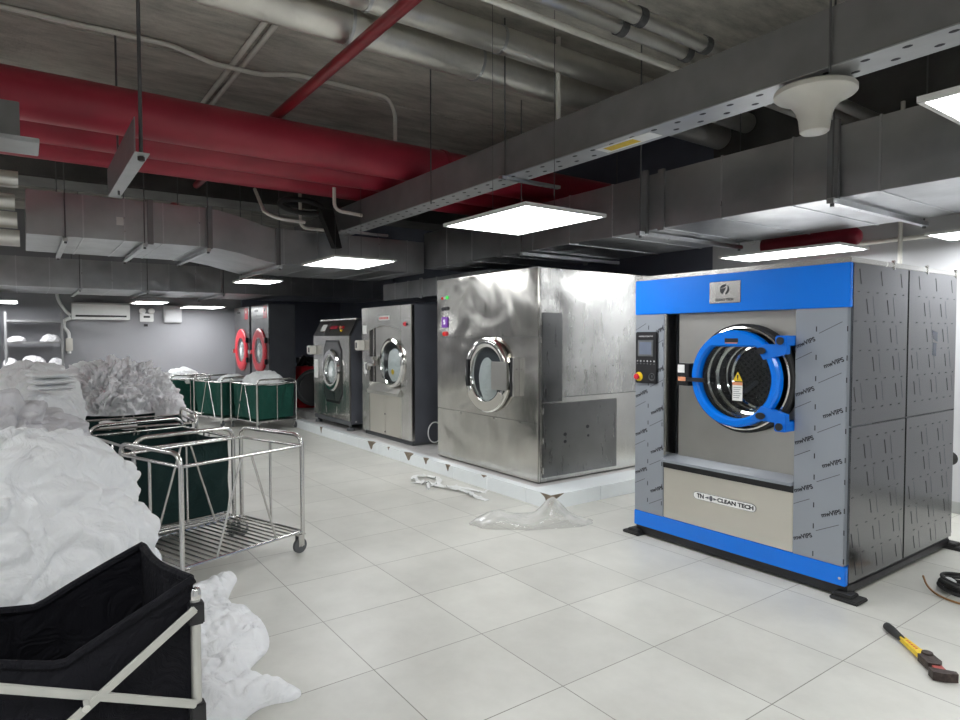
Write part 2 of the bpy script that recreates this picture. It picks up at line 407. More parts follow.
# the tiled plinth the machines stand on
PX0, PX1, PY0, PZ = -10.45, -4.11, 3.69, .130
pl = thing('machine_plinth', 'long low plinth faced in chipped white tiles under the three steel washers', 'plinth', (PX1, PY0, 0))
MB().box(PX0-PX1+.012, -.012, .012, YN-PY0-.002, 0, PZ-.004).build('plinth_core', 'plinth_top', pl, 0)
f = MB(); x = PX0-PX1
while x < -.02:
    x1 = min(0, x+.598); f.box(x+.001, x1-.001, 0, .012, 0, PZ, .002); x += .6
f.box(PX0-PX1, PX0-PX1+.012, .013, YN-PY0-.002, 0, PZ, .002)
y = .012
while y < YN-PY0-.05:
    y1 = min(YN-PY0-.002, y+.598); f.box(-.012, 0, y+.001, y1-.001, 0, PZ, .002); y += .6
f.box(PX0-PX1+.012, -.012, .012, .10, PZ-.004, PZ, .001)
f.box(-.30, -.012, .10, YN-PY0-.002, PZ-.004, PZ, .001)
f.build('facing_tiles', 'plinth_tile', pl, 30)
for cx, w, dp, top in ((-9.35, .10, .10, .03), (-7.62, .22, .10, .05), (-7.13, .06, .04, .02), (-6.62, .22, .09, .04), (-6.22, .12, .07, .03), (-5.76, .10, .07, .02), (-5.1, .10, .02, .02)):
    c = MB(); lx = cx-PX1; n = 7
    poly = [(lx-w/2, PZ+.0005), (lx-w*.28, PZ-dp*.45), (lx-w*.05, PZ-dp), (lx+w*.08, PZ-dp*.9), (lx+w*.22, PZ-dp*.35), (lx+w/2, PZ+.0005)]
    c.prism(poly, (0, -.0012, 0), (1,0,0), (0,0,1), (0, .003, 0))
    c.prism([(lx-w/2, 0), (lx-w*.1, top), (lx+w*.3, top*.8), (lx+w/2, 0)], (0, -.001, PZ+.0005), (1,0,0), (0,1,0), (0,0,.001))
    c.build('tile_chip', 'chip', pl, 0)
c = MB(); c.prism([(-.14, PZ+.0005), (-.08, PZ-.03), (-.05, PZ-.085), (.002, PZ-.12), (.002, PZ+.0005)], (0, -.0014, 0), (1,0,0), (0,0,1), (0,.003,0))
c.prism([(0, PZ-.12), (.06, PZ-.04), (.16, PZ+.0005), (0, PZ+.0005)], (.0014, -.001, 0), (0,1,0), (0,0,1), (-.003,0,0))
c.build('tile_chip', 'chip', pl, 0)

# ------------------------------------------------------------------ lamps
def make_lamp(label, loc, sx, sy, group, rods=True, top=3.95):
    t = thing('ceiling_lamp', label, 'lamp', loc, 0, group)
    fr = MB()
    fr.box(-sx/2, sx/2, -sy/2, -sy/2+.018, 0, .022); fr.box(-sx/2, sx/2, sy/2-.018, sy/2, 0, .022)
    fr.box(-sx/2, -sx/2+.018, -sy/2+.018, sy/2-.018, 0, .022); fr.box(sx/2-.018, sx/2, -sy/2+.018, sy/2-.018, 0, .022)
    fr.box(-sx/2+.018, sx/2-.018, -sy/2+.018, sy/2-.018, .016, .022)
    fr.build('lamp_frame', 'lamp_frame', t, 0)
    MB().box(-sx/2+.018, sx/2-.018, -sy/2+.018, sy/2-.018, .003, .010).build('diffuser', 'lamp', t, 0)
    if rods:
        for k in (-1, 1):
            MB().cyl((k*sx*.36, 0, .02), (k*sx*.36, 0, top-loc[2]), .0022, 6).build('hanging_wire', 'rod', t, 30)
    return t
G = 'square ceiling lamps'
LZ = 2.3
make_lamp('bright square panel lamp before the wide duct, the largest fully visible lit panel', (-3.47, 2.84, LZ), .93, .70, G)
make_lamp('square panel lamp hanging above the middle steel washer, second largest fully visible', (-6.48, 2.88, LZ), .93, .70, G, True, 3.05)
make_lamp('square panel lamp cut off by the right edge above the blue washer', (-.47, 2.86, LZ), .93, .70, G)
make_lamp('slim lit panel lamp seen edge-on in front of the far duct', (-9.0, 2.66, LZ-.03), .62, .52, G)
make_lamp('lit panel lamp low behind the blue washer under the wide duct', (-3.2, 5.85, 2.27), 1.15, .55, G, False)
make_lamp('small lit lamp at the right edge by the light grey back wall', (-1.55, 5.95, 2.28), 1.0, .5, G, False)
make_lamp('thin lit strip of a lamp left of the red round doors', (-14.05, 3.02, 2.12), .95, .72, G, False)
make_lamp('thin lit strip of a lamp above the emergency light on the far wall', (-13.4, 1.95, 2.155), .9, .55, G, False)
make_lamp('thin lit strip of a lamp at the left edge above the shelving', (-13.7, -.5, 2.12), 1.1, .9, G, False)
for i, (x, y) in enumerate(((-.5, -.6), (2.4, 2.9), (-3.42, -2.2), (-7.6, -2.2), (2.4, -.6), (-.5, -3.2), (-9.9, -2.4), (-11.0, -1.2))):
    make_lamp('square panel lamp over the camera side of the room', (x, y, 2.5), 1.0, .75, 'lamps outside the picture')

# ------------------------------------------------------------------ blue washer
BX, BY = -2.48, 3.77
bw = thing('washer_extractor', 'tall new washer with blue top, blue base strip and blue ring door', 'washing machine', (BX, BY, 0))
W2, D = .77, 1.56
MB().box(-W2+.012, W2-.012, .34, D-.01, .07, 1.905).build('cabinet_core', 'case_dark', bw, 0)
b = MB()
b.box(-W2, W2, .02, .12, .015, .078, .004); b.box(-W2, -W2+.1, .12, D, .02, .065, .004); b.box(W2-.09, W2-.01, .12, D, .02, .065, .004); b.box(-W2+.1, W2-.1, D-.1, D, .02, .065, .004)
b.build('skid_base', 'black', bw)
for sx, sy in ((-1, .0), (1, .0), (-1, D-.02), (1, D-.02)):
    p = MB(); p.box(min(sx*W2-sx*.07, sx*W2+sx*.085), max(sx*W2-sx*.07, sx*W2+sx*.085), sy-.04, sy+.09, 0, .022, .006); p.box(min(sx*W2-sx*.06, sx*W2+sx*.045), max(sx*W2-sx*.06, sx*W2+sx*.045), sy-.025, sy+.07, .022, .042, .006)
    p.build('mounting_pad', 'black_soft', bw)
b = MB().box(-W2, W2, -.004, .03, .077, .188, .004); b.build('base_strip', 'blue', bw)
b = MB(); b.cyl((W2-.03, -.006, .12), (W2-.03, -.002, .12), .008, 12); b.build('base_screw', 'chrome', bw)
MB().box(-W2, W2, -.004, .03, 1.666, 1.918, .004).build('top_panel', 'blue', bw)
MB().box(-W2+.002, W2-.014, .03, .34, 1.668, 1.916).build('head_box', 'case_dark', bw, 0)
b = MB(); b.box(-W2-.002, W2+.002, .0, D, 1.918, 1.948, .003)
for y in (.55, 1.05, D-.02): b.box(W2-.012, W2+.006, y-.008, y+.008, 1.905, 1.962)
b.build('top_cover', 'steel', bw)
MB().box(-W2, -.505, 0, .33, .188, 1.666, .004).build('left_front_column', 'film', bw)
MB().box(.46, W2-.0125, 0, .33, .188, 1.666, .004).build('right_front_column', 'film', bw)
def holed_plate(x0, x1, z0, z1, cx, cz, r, y0, y1):
    mb = MB(); n = 96; out, inn = [], []
    for k in range(n):
        a = 2*pi*k/n; c, q = cos(a), sin(a)
        t = min(((x1-cx)/c if c > 1e-9 else (x0-cx)/c if c < -1e-9 else 1e9), ((z1-cz)/q if q > 1e-9 else (z0-cz)/q if q < -1e-9 else 1e9))
        out.append((cx+c*t, cz+q*t)); inn.append((cx+c*r, cz+q*r))
    for (px_, pz_) in ((x0, z0), (x1, z0), (x0, z1), (x1, z1)):
        k = min(range(n), key=lambda i: (out[i][0]-px_)**2+(out[i][1]-pz_)**2); out[k] = (px_, pz_)
    R4 = [[mb.bm.verts.new((u, y, v)) for u, v in L_] for L_, y in ((out, y1), (out, y0), (inn, y0), (inn, y1))]
    for A, B in zip(R4, R4[1:]+R4[:1]):
        for k in range(n): mb._quad([A[k], A[(k+1) % n], B[(k+1) % n], B[k]])
    return mb
holed_plate(-.43, .46, .645, 1.666, .100, 1.233, .30, .075, .10).build('door_panel', 'steel_brushed', bw, 0)
MB().box(-.505, -.43, .16, .17, .645, 1.666).build('dark_gap', 'black', bw, 0)
MB().box(-.505, -.488, .002, .12, .645, 1.666, .002).build('gap_trim', 'steel', bw)
b = MB(); b.prism([(-.03, .600), (-.03, .618), (.08, .648), (.10, .648), (.10, .600)], (-.505, 0, 0), (0,1,0), (0,0,1), (.965, 0, 0))
b.build('sill', 'film', bw, 20)
MB().box(-.505, .46, .0, .06, .555, .600).build('black_strip', 'black', bw, 0)
MB().box(-.503, .458, .004, .03, .190, .555, .003).build('lower_panel', 'beige_steel', bw)
# side panels with dark joints
for k, (y0, y1) in enumerate(((.0, .752), (.768, D-.006))):
    for z0, z1 in ((.085, .985), (.991, 1.916)):
        MB().box(W2-.012, W2+.002, y0+.032 if k == 0 else y0, y1, z0, z1, .003).build('side_panel', 'film_side', bw)
        MB().box(-W2-.002, -W2+.012, max(y0, .345), y1, z0, z1, .003).build('side_panel', 'film_side', bw)
MB().box(-W2, W2, D-.008, D+.004, .08, 1.9, .003).build('back_panel', 'steel', bw)
MB().cyl((W2-.05, D, .62), (W2-.05, D+.10, .62), .05, 20).build('drain_pipe', 'black_soft', bw)
b = MB(); b.prism([(0,0),(.09,-.015),(.09,-.075),(.02,-.055)], (W2+.0025, 1.14, 1.54), (0,1,0), (0,0,1), (.0006,0,0)); b.prism([(.02,-.08),(.075,-.085),(.07,-.17),(.015,-.165)], (W2+.0025, 1.14, 1.54), (0,1,0), (0,0,1), (.0006,0,0))
b.build('side_sticker', 'screen', bw, 0)
# print on the protective film
def strokes(lst, o, ux, uy, nrm, w, name, mat):
    mb = MB(); o, ux, uy, nrm = V(o), V(ux), V(uy), V(nrm)
    for (u0, v0, u1, v1) in lst:
        d = V((u1-u0, v1-v0)); d.normalize(); n = V((-d.y, d.x))*w/2
        mb.prism([(u0+n.x, v0+n.y), (u1+n.x, v1+n.y), (u1-n.x, v1-n.y), (u0-n.x, v0-n.y)], o, ux, uy, nrm*.0005)
    return mb.build(name, mat, bw, 0)
fo, fu, fv, fn = (0, -.0006, 0), (1,0,0), (0,0,1), (0,-1,0)
ln, dots, words = [], [], []
for c0, c1, ph in ((-.77, -.505, 0.), (.46, .77, .1)):
    for k in range(-1, 7):
        z = .27+k*.29+ph
        for du, dz in ((.0, .115), (.17, 0.)):
            u0, u1 = c0+du-.03, c0+du+.10; za, zb = z+dz-.01, z+dz+.055
            a, bb = max(u0, c0+.005), min(u1, c1-.005)
            if bb-a > .02 and .2 < za < 1.58:
                ln.append((a, za+(a-u0)*.5, bb, za+(bb-u0)*.5))
            if .2 < z+dz+.10 < 1.6: words.append((c0+du+.055, z+dz+.11, c0, c1))
        for uu in (c0+.125, c1-.012):
            for q in (0, .125):
                if .2 < z+q < 1.6: dots.append((uu, z+q, uu, z+q+.03))
strokes(ln, fo, fu, fv, fn, .004, 'film_line', 'ink_faint')
strokes(dots, fo, fu, fv, fn, .006, 'film_dash', 'ink')
wm = bmesh.new()
for (u, z, c0, c1) in words:
    if u-.06 < c0 or u+.055 > c1:
        u = min(max(u, c0+.062), c1-.058)
    cu = bpy.data.curves.new('w', 'FONT'); cu.body = 'mwVIPS'; cu.size = .036; cu.align_x = 'CENTER'; cu.align_y = 'CENTER'; cu.extrude = .0004; cu.offset = .0012
    t = bpy.data.objects.new('w', cu); COL.objects.link(t); bpy.context.view_layer.update()
    me = bpy.data.meshes.new_from_object(t.evaluated_get(bpy.context.evaluated_depsgraph_get())); bpy.data.objects.remove(t)
    me.transform(Matrix.Translation(V((u, -.0008, z))) @ (FRONT @ Matrix.Rotation(rad(22), 3, 'Z')).to_4x4())
    wm.from_mesh(me); bpy.data.meshes.remove(me)
me = bpy.data.meshes.new('film_wording'); wm.to_mesh(me); wm.free(); me.materials.append(M['ink'])
o = bpy.data.objects.new('film_wording', me); COL.objects.link(o); o.parent = bw
so, su, sv, sn = (W2+.0022, 0, 0), (0,1,0), (0,0,1), (1,0,0)
a1, a2, a3 = [], [], []
for r in range(0, 11):
    z = .12+r*.168
    for c in range(0, 7):
        y = .10+c*.27-(r % 5)*.045
        if not .03 < y < D-.08: continue
        if any(abs(z+.05-q) < .06 for q in (.988,)): continue
        if abs(y-.76) < .05: continue
        a1.append((y+.022, z+.0, y, z+.085)); a2.append((y+.105, z-.01, y+.08, z+.105))
    for c in range(0, 13):
        y = .05+c*.118+(r % 3)*.03
        if y < D-.05 and abs(y-.76) > .03: a3.append((y, z-.045, y+.024, z-.043))
strokes([q for q in a1 if q[3] < 1.89], so, su, sv, sn, .008, 'side_film_wording', 'ink')
strokes([q for q in a2 if q[3] < 1.89], so, su, sv, sn, .003, 'side_film_line', 'ink_faint')
strokes(a3, so, su, sv, sn, .004, 'side_film_dash', 'ink')
# door
DX, DZ = .100, 1.233
b = MB(); b.lathe([(.325, .07), (.35, .07), (.352, .0), (.345, -.015), (.325, -.015), (.315, .0), (.315, .07)], (DX+.012, .0, DZ), 'y', 64); b.build('door_seal', 'black_soft', bw)
b = MB(); b.lathe([(.327, -.017), (.333, -.024), (.324, -.027), (.318, -.017)], (DX+.012, .0, DZ), 'y', 64); b.build('rim_trim', 'chrome', bw)
def ring_with_chord(ro, ri, chord, y0, y1, cx, cz):
    mb = MB(); n = 96; outer, inner = [], []
    for k in range(n):
        a = 2*pi*k/n; outer.append((cos(a)*ro, sin(a)*ro))
        u, v = cos(a)*ri, sin(a)*ri
        if v > chord:
            sc = chord/v; u, v = u*(1 if False else sc), chord
        inner.append((u, v))
    bev = .012
    def ring(lst, y, s=1.): return [mb.bm.verts.new((cx+u*s, y, cz+v*s)) for u, v in lst]
    R = [ring(outer, y1), ring(outer, y0+bev), ring(outer, y0, (ro-bev)/ro), ring(inner, y0, (ri+bev)/ri), ring(inner, y0+bev), ring(inner, y1)]
    for A, B in zip(R, R[1:]+R[:1]):
        for k in range(n): mb._quad([A[k], A[(k+1) % n], B[(k+1) % n], B[k]])
    return mb
ring_with_chord(.310, .256, .205, -.09, -.035, DX, DZ).build('door_ring', 'blue', bw, 30)
b = MB(); b.lathe([(.262, -.05), (.266, -.02), (.256, .02), (.246, .03), (.244, .10), (.228, .11), (.226, .19), (.218, .195), (.217, .24), (.205, .25), (.205, .31)], (DX, 0, DZ), 'y', 64)
b.build('door_funnel', 'chrome', bw, 30)
for r, y in ((.240, .05), (.222, .15)):
    for k in range(14):
        a = 2*pi*k/14+.2; MB().cyl((DX+cos(a)*r, y, DZ+sin(a)*r), (DX+cos(a)*(r-.006), y-.004, DZ+sin(a)*(r-.006)), .006, 8).build('funnel_rivet', 'black', bw)
MB().disc((DX, .30, DZ), .216, 'y', .006, 64).build('drum_back', 'drum', bw)
for a in (90, 215, 335):
    b = MB(); b.bar((DX+cos(rad(a))*.06, .285, DZ+sin(rad(a))*.06), (DX+cos(rad(a))*.18, .285, DZ+sin(rad(a))*.2), .02, .03, bevel=.006); b.build('drum_lifter', 'case_dark', bw)
MB().disc((DX, -.05, DZ), .258, 'y', .006, 64).build('door_glass', 'glass', bw)
b = MB(); b.prism([(-.034,-.028), (.034,-.028), (0, .032)], (DX+.018, -.055, DZ+.012), (1,0,0), (0,0,1), (0,.001,0)); b.build('warning_triangle', 'yellow', bw, 0)
b = MB(); b.prism([(-.004,-.012), (.004,-.012), (.006,.012), (-.006,.012)], (DX+.018, -.0555, DZ+.012), (1,0,0), (0,0,1), (0,.0004,0)); b.prism([(-.004,-.02), (.004,-.02), (.004,-.015), (-.004,-.015)], (DX+.018, -.0555, DZ+.012), (1,0,0), (0,0,1), (0,.0004,0)); b.build('warning_mark', 'black', bw, 0)
MB().box(DX-.018, DX+.052, -.056, -.0545, DZ-.142, DZ-.022).build('warning_label', 'label', bw, 0)
MB().box(DX-.018, DX+.052, -.0565, -.056, DZ-.042, DZ-.022).build('label_heading', 'label_orange', bw, 0)
b = MB()
for k in range(6): b.box(DX-.012, DX+.046-(k % 3)*.008, -.0563, -.056, DZ-.058-k*.013, DZ-.055-k*.013)
b.build('label_lines', 'ink_faint', bw, 0)
MB().box(DX-.055, DX+.04, -.093, -.09, DZ+.232, DZ+.258, .001).build('ring_plate', 'black', bw)
MB().box(DX-.05, DX+.035, -.093, -.092, DZ+.226, DZ+.231).build('ring_plate_line', 'label_orange', bw, 0)
for s in (1, -1):
    h = MB()
    if s > 0:
        h.prism([(DX+.17, 1.425), (DX+.21, 1.36), (.455, 1.398), (.455, 1.455), (DX+.22, 1.455)], (0, -.092, 0), (1,0,0), (0,0,1), (0,.045,0))
        h.box(.385, .457, -.095, .07, 1.445, 1.507, .006)
    else:
        h.prism([(DX+.13, .985), (DX+.22, .985), (.455, .979), (.455, 1.036), (DX+.20, 1.075)], (0, -.092, 0), (1,0,0), (0,0,1), (0,.045,0))
        h.box(.385, .457, -.095, .07, .930, .990, .006)
    h.build('door_hinge', 'blue_dark', bw, 25)
    for (bx_, bz_, r1, r2) in ((DX+.20, 1.415 if s > 0 else 1.015, 1.3, .9), (.42, 1.476 if s > 0 else .960, 1, 1)):
        bo = MB(); bo.disc((bx_, -.103, bz_), .023, 'y', .008, 24, r1, r2); bo.build('hinge_bolt', 'black', bw)
b = MB(); b.box(-.353, -.250, -.05, .075, DZ-.07, DZ+.085, .006); b.bar((-.29, -.10, DZ-.02), (-.09, -.10, DZ-.02), .012, .026); b.cyl((-.29, -.10, DZ-.02), (-.29, -.04, DZ-.02), .02, 16)
b.build('door_latch', 'black', bw)
MB().box(-.345, -.29, -.052, -.05, DZ+.02, DZ+.075).build('latch_label', 'label', bw, 0)
MB().box(-.30, -.24, -.108, -.106, DZ-.033, DZ-.005).build('latch_mark', 'label_orange', bw, 0)
# controls
cp = MB().box(-.756, -.556, -.018, 0, 1.157, 1.538, .006).build('control_panel', 'black', bw)
CX = -.656
b = MB().box(-.073, .073, -.024, -.018, .03, .155, .003); b.bm.transform(Matrix.Translation((CX, 0, 1.325))); b.build('screen_bezel', 'rubber_grey', cp)
MB().box(CX-.055, CX+.055, -.0252, -.024, 1.372, 1.462).build('touch_screen', 'screen', cp, 0)
b = MB()
for k in range(6):
    u = CX-.078+k*.031; b.disc((u, -.0186, 1.322), .0065 if k % 2 else .005, 'y', .0006, 12); b.box(u-.003, u+.003, -.0186, -.018, 1.300, 1.303)
b.build('panel_icons', 'paint_chip', cp, 0)
text('panel_wording', 'WASHER EXTRACTOR', .014, (CX, -.0186, 1.505), FRONT, 'paint_chip', cp, .0003, .13)
MB().disc((CX-.062, -.024, 1.205), .034, 'y', .006, 32).build('stop_ring', 'yellow', cp)
b = MB(); b.lathe([(1e-4, -.05), (.018, -.05), (.022, -.044), (.022, -.036), (.012, -.03), (.012, -.02)], (CX-.068, 0, 1.205), 'y', 28); b.build('stop_button', 'red', cp)
b = MB(); b.lathe([(.022, -.018), (.024, -.024), (.028, -.024), (.028, -.018)], (CX+.058, 0, 1.207), 'y', 28); b.box(CX+.053, CX+.064, -.022, -.018, 1.202, 1.220); b.box(CX+.050, CX+.066, -.0215, -.018, 1.188, 1.193); b.build('key_switch', 'rubber_grey', cp)
# badge with the round emblem
bd = MB().box(-.13, .10, -.008, -.003, 1.722, 1.866, .006).build('badge', 'steel', bw)
def emblem(cx, cz, r, y, parent, mat):
    """round mark: disc cut by a white curved stroke into a leaf, a wedge and a right-hand crescent"""
    mb = MB(); o = (cx, y, cz); dep = (0, .0008, 0)
    def P(a): return (cos(rad(a))*r, sin(rad(a))*r)
    up = [P(a) for a in range(165, 59, -8)]+[(.25*r, .62*r), (-.1*r, .42*r), (-.5*r, .30*r)]
    mb.prism(up, o, (1,0,0), (0,0,1), dep)
    low = [P(a) for a in range(170, 246, 8)]+[(-.05*r, -.35*r), (.2*r, .15*r), (.28*r, .40*r), (-.1*r, .27*r), (-.5*r, .2*r)]
    mb.prism(low, o, (1,0,0), (0,0,1), dep)
    cr = [P(a) for a in range(52, -90, -8)]+[(.35*r, -.5*r), (.62*r, 0), (.66*r, .4*r)]
    mb.prism(cr, o, (1,0,0), (0,0,1), dep)
    return mb.build('emblem', mat, parent, 0)
emblem(-.015, 1.812, .034, -.0092, bd, 'ink')
text('badge_wording', 'CLEAN TECH', .022, (-.015, -.0088, 1.745), FRONT, 'ink', bd, .0004, .13, .0006)
n = MB(); pts = []
for sgn, c in ((1, .207), (-1, -.207)):
    for k in range(13):
        a = rad(-90+180*k/12) if sgn > 0 else rad(90+180*k/12)
        pts.append((c+cos(a)*.026, sin(a)*.026))
n.prism(pts, (-.012, .0035, .405), (1,0,0), (0,0,1), (0,-.003,0))
npl = n.build('name_label', 'ink_faint', bw, 0)
n = MB(); n.prism([(u*.988, v*.92) for u, v in pts], (-.012, .0005, .405), (1,0,0), (0,0,1), (0,-.001,0)); n.build('label_face', 'label', npl, 0)
text('label_wording', 'TN', .040, (-.188, -.0008, .405), FRONT, 'ink', npl, .0003, .056, .0016)
text('label_wording', 'CLEAN TECH', .036, (.075, -.0008, .405), FRONT, 'ink', npl, .0003, .262, .0018)
n = MB()
n.prism([(-.05,0),(-.018,.010),(-.018,-.010)], (-.105, -.0006, .405), (1,0,0), (0,0,1), (0,-.0003,0)); n.prism([(.05,0),(.018,.010),(.018,-.010)], (-.105, -.0006, .405), (1,0,0), (0,0,1), (0,-.0003,0))
n.prism([(cos(k*pi/8)*.014, sin(k*pi/8)*.019) for k in range(16)], (-.105, -.0006, .405), (1,0,0), (0,0,1), (0,-.0003,0))
n.build('label_symbol', 'ink_faint', npl, 0)

# ------------------------------------------------------------------ dented steel washer (on the plinth corner)
sw = thing('washer_extractor', 'huge dented plain stainless steel washer on the near end of the white plinth', 'washing machine', (-5.385, 3.88, PZ))
H = 2.02; w = .885; dp = 2.1
MB().box(-w+.01, w-.01, .03, dp, .02, H-.01).build('cabinet_core', 'case_dark', sw, 0)
MB().box(-w+.02, w-.02, .02, dp-.02, 0, .03).build('base_frame', 'black', sw, 0)
for z0, z1 in ((.01, .562), (.565, 1.372), (1.375, H)):
    MB().box(-w, w, 0, .03, z0, z1, .004).build('front_panel', 'steel_dent', sw)
MB().box(w-.012, w, .032, dp, .80, H, .003).build('side_panel', 'steel_side', sw)
MB().box(w-.012, w, .032, dp, .01, .795, .003).build('side_panel', 'steel', sw)
MB().box(w, w+.006, .045, .30, .76, 1.60, .002).build('dark_reflection_strip', 'steel_dark', sw)  # raised dark sheet imitating a reflection in the side panel
MB().box(-w, -w+.012, .032, dp, .01, H, .003).build('side_panel', 'steel_dark', sw)
MB().box(-w, w, .0, dp, H-.008, H, .003).build('top_panel', 'steel', sw)
sd = MB().box(w, w+.012, .05, 1.05, .05, .745, .004).build('service_door', 'steel_dark', sw)
hb = MB(); hb.tube(rounded_path([(w+.012, .98, .36), (w+.035, .98, .36), (w+.035, .98, .44), (w+.012, .98, .44)], .008), .005, 8); hb.build('door_handle', 'chrome', sd)
for z in (.12, .40, .68): MB().cyl((w+.012, .052, z-.03), (w+.012, .052, z+.03), .007, 8).build('door_pin', 'steel', sd)
for (y, z, r) in ((.33, .44, .022), (.33, .37, .020), (.63, .49, .022), (.64, .40, .016)): MB().disc((w+.012, y, z), r, 'x', .0012, 14, 1., .8).build('dark_spot', 'ink', sd)
for y in (.48, .75, 1.0): MB().disc((w, y, 1.08), .006, 'x', .003, 10).build('side_rivet', 'black', sw)
dx, dz = .13, .99
b = MB(); b.lathe([(.345, .0), (.385, -.02), (.385, -.045), (.365, -.06), (.30, -.062), (.28, -.05), (.268, -.03), (.262, -.002)], (dx, 0, dz), 'y', 56); b.build('door_ring', 'chrome', sw)
MB().disc((dx, -.008, dz), .268, 'y', .004, 48).build('drum_back', 'case_dark', sw)
b = MB()
def bag_front(cx, cz, rx, rz, y, seed):
    def fn(u, v):
        a = u*2*pi; r = v
        n = noise.noise(V((cos(a)*r*3+seed, sin(a)*r*3, seed)))
        rr = 1+.14*noise.noise(V((cos(a)*1.5, sin(a)*1.5, seed+5)))
        return (cx+cos(a)*r*rx*rr, y-.028*(1-r*r)-.012*abs(n), cz+sin(a)*r*rz*rr)
    return fn
b.grid(40, 14, bag_front(dx-.015, dz-.05, .17, .21, -.008, 3.3), True); b.build('linen_inside', 'linen_bright', sw)
MB().disc((dx, -.05, dz), .275, 'y', .005, 48).build('door_glass', 'glass', sw)
b = MB(); b.box(dx+.13, dx+.385, -.085, -.066, dz-.14, dz+.14, .006); b.build('handle_plate', 'steel_brushed', sw)
b = MB(); b.box(dx+.40, dx+.455, -.06, 0, dz-.19, dz+.18, .006); b.box(dx-.31, dx-.27, -.085, -.06, dz-.13, dz+.15, .004); b.build('hinge_bar', 'black', sw)
b = MB(); b.box(dx+.455, dx+.475, -.07, 0, dz-.19, dz+.18, .004); b.build('hinge_cover', 'chrome', sw)
b = MB(); b.prism([(cos(rad(a))*r, sin(rad(a))*r) for r, rng in ((.372, range(215, 330, 8)), (.275, range(325, 210, -8))) for a in rng], (dx, -.0625, dz), (1,0,0), (0,0,1), (0,-.002,0)); b.build('ring_stain', 'beige_steel', sw, 0)
for (cx, cz, m, r) in ((-.76, 1.81, 'led_red', .012), (-.72, 1.812, 'paint_chip', .012), (-.67, 1.815, 'led_green', .016), (-.76, 1.69, 'black', .017), (-.71, 1.692, 'black', .017), (-.66, 1.695, 'black', .017), (-.735, 1.41, 'led_red', .02), (-.685, 1.412, 'red', .02)):
    MB().lathe([(1e-4, -.016), (r, -.014), (r*1.1, -.004), (r*1.3, -.004), (r*1.3, 0)], (cx, 0, cz), 'y', 16).build('button', m, sw)
d = MB().box(-.775, -.655, -.012, 0, 1.48, 1.60, .003).build('display', 'led_screen', sw)
text('display_digits', '5', .07, (-.715, -.013, 1.54), FRONT, 'label', d, .0004, .045, .002)
for (cx, cz) in ((-.4, .545), (.2, .55), (.62, .55), (.5, 1.05), (.64, 1.06), (.55, .90), (-.2, 1.39), (.35, 1.392)): MB().disc((cx, -.002, cz), .007, 'y', .002, 10).build('panel_rivet', 'ink', sw)

# ------------------------------------------------------------------ middle washer
mw = thing('washer_extractor', 'stainless washer in the middle of the plinth, white laundry behind its glass', 'washing machine', (-7.715, 3.95, PZ))
w, H, dp = .715, 1.785, 1.25
MB().box(-w+.004, w-.004, .05, dp, .04, H).build('case', 'case_dark', mw, 0)
MB().box(-w+.03, w-.03, .03, dp-.05, 0, .04).build('base_frame', 'rubber_grey', mw, 0)
for x0, x1 in ((-w, -.48), (.44, w)): MB().box(x0, x1, 0, .05, .06, H, .006).build('front_column', 'steel', mw)
b = MB(); top = [(-.48, 1.46), (-.48, H)]+[(.44, H), (.44, 1.46)]+[(.44-.92*k/16, 1.46+.07*sin(pi*k/16)) for k in range(1, 16)]
b.prism(top, (0, 0, 0), (1,0,0), (0,0,1), (0,.05,0)); b.build('top_front', 'steel', mw, 20)
for k in range(2):
    MB().box(-.478+k*.46, -.02+k*.46-.003, .004, .04, .06, .60, .003).build('lower_panel', 'beige_steel', mw)
b = MB(); b.prism([(-.03, .60), (-.045, .64), (.05, .76), (.05, .60)], (-.478, 0, 0), (0,1,0), (0,0,1), (.916,0,0)); b.build('sill', 'steel_brushed', mw, 20)
MB().box(-.33, .44, .03, .05, .75, 1.56).build('door_panel', 'steel_brushed', mw, 0)
MB().box(-.48, -.33, .040, .05, .75, 1.56).build('dark_gap', 'black', mw, 0)
MB().box(-.395, -.37, .02, .05, .76, 1.50, .003).build('latch_bar', 'steel', mw)
dx, dz = .22, 1.04
b = MB(); b.lathe([(.32, .03), (.33, .0), (.32, -.03), (.29, -.042), (.272, -.03), (.262, .02)], (dx, 0, dz), 'y', 48); b.build('door_ring', 'chrome', mw)
MB().disc((dx, .012, dz), .265, 'y', .004, 48).build('drum_back', 'black', mw)
b = MB(); b.grid(40, 14, bag_front(dx+.02, dz-.03, .18, .22, .012, 8.1), True); b.build('linen_inside', 'linen_bright', mw)
MB().disc((dx+.03, -.022, dz-.12), .035, 'y', .004, 20).build('yellow_mark', 'yellow', mw)
MB().disc((dx, -.026, dz), .274, 'y', .004, 48).build('door_glass', 'glass', mw)
b = MB(); b.box(-.40, -.24, -.08, .02, dz-.06, dz+.07, .01); b.box(-.30, -.18, -.10, -.07, dz-.02, dz+.03, .006); b.box(-.37, -.31, -.12, -.06, dz-.12, dz-.02, .01); b.build('door_latch', 'chrome', mw)
MB().box(-.18, .14, -.004, 0, 1.60, 1.66, .002).build('name_plate', 'label', mw)
b = MB()
for k in range(6): b.box(-.15+k*.045, -.12+k*.045, -.0048, -.004, 1.615, 1.645)
b.build('plate_lettering', 'red', mw, 0)
MB().box(-.68, -.56, -.004, 0, 1.42, 1.54, .002).build('front_label', 'label', mw); MB().box(-.64, -.56, -.004, 0, .86, 1.02).build('front_label', 'label', mw)
b = MB(); b.lathe([(1e-4, -.025), (.022, -.022), (.022, -.006), (.03, -.006), (.03, 0)], (.56, 0, 1.54), 'y', 20); b.build('stop_button', 'red', mw)
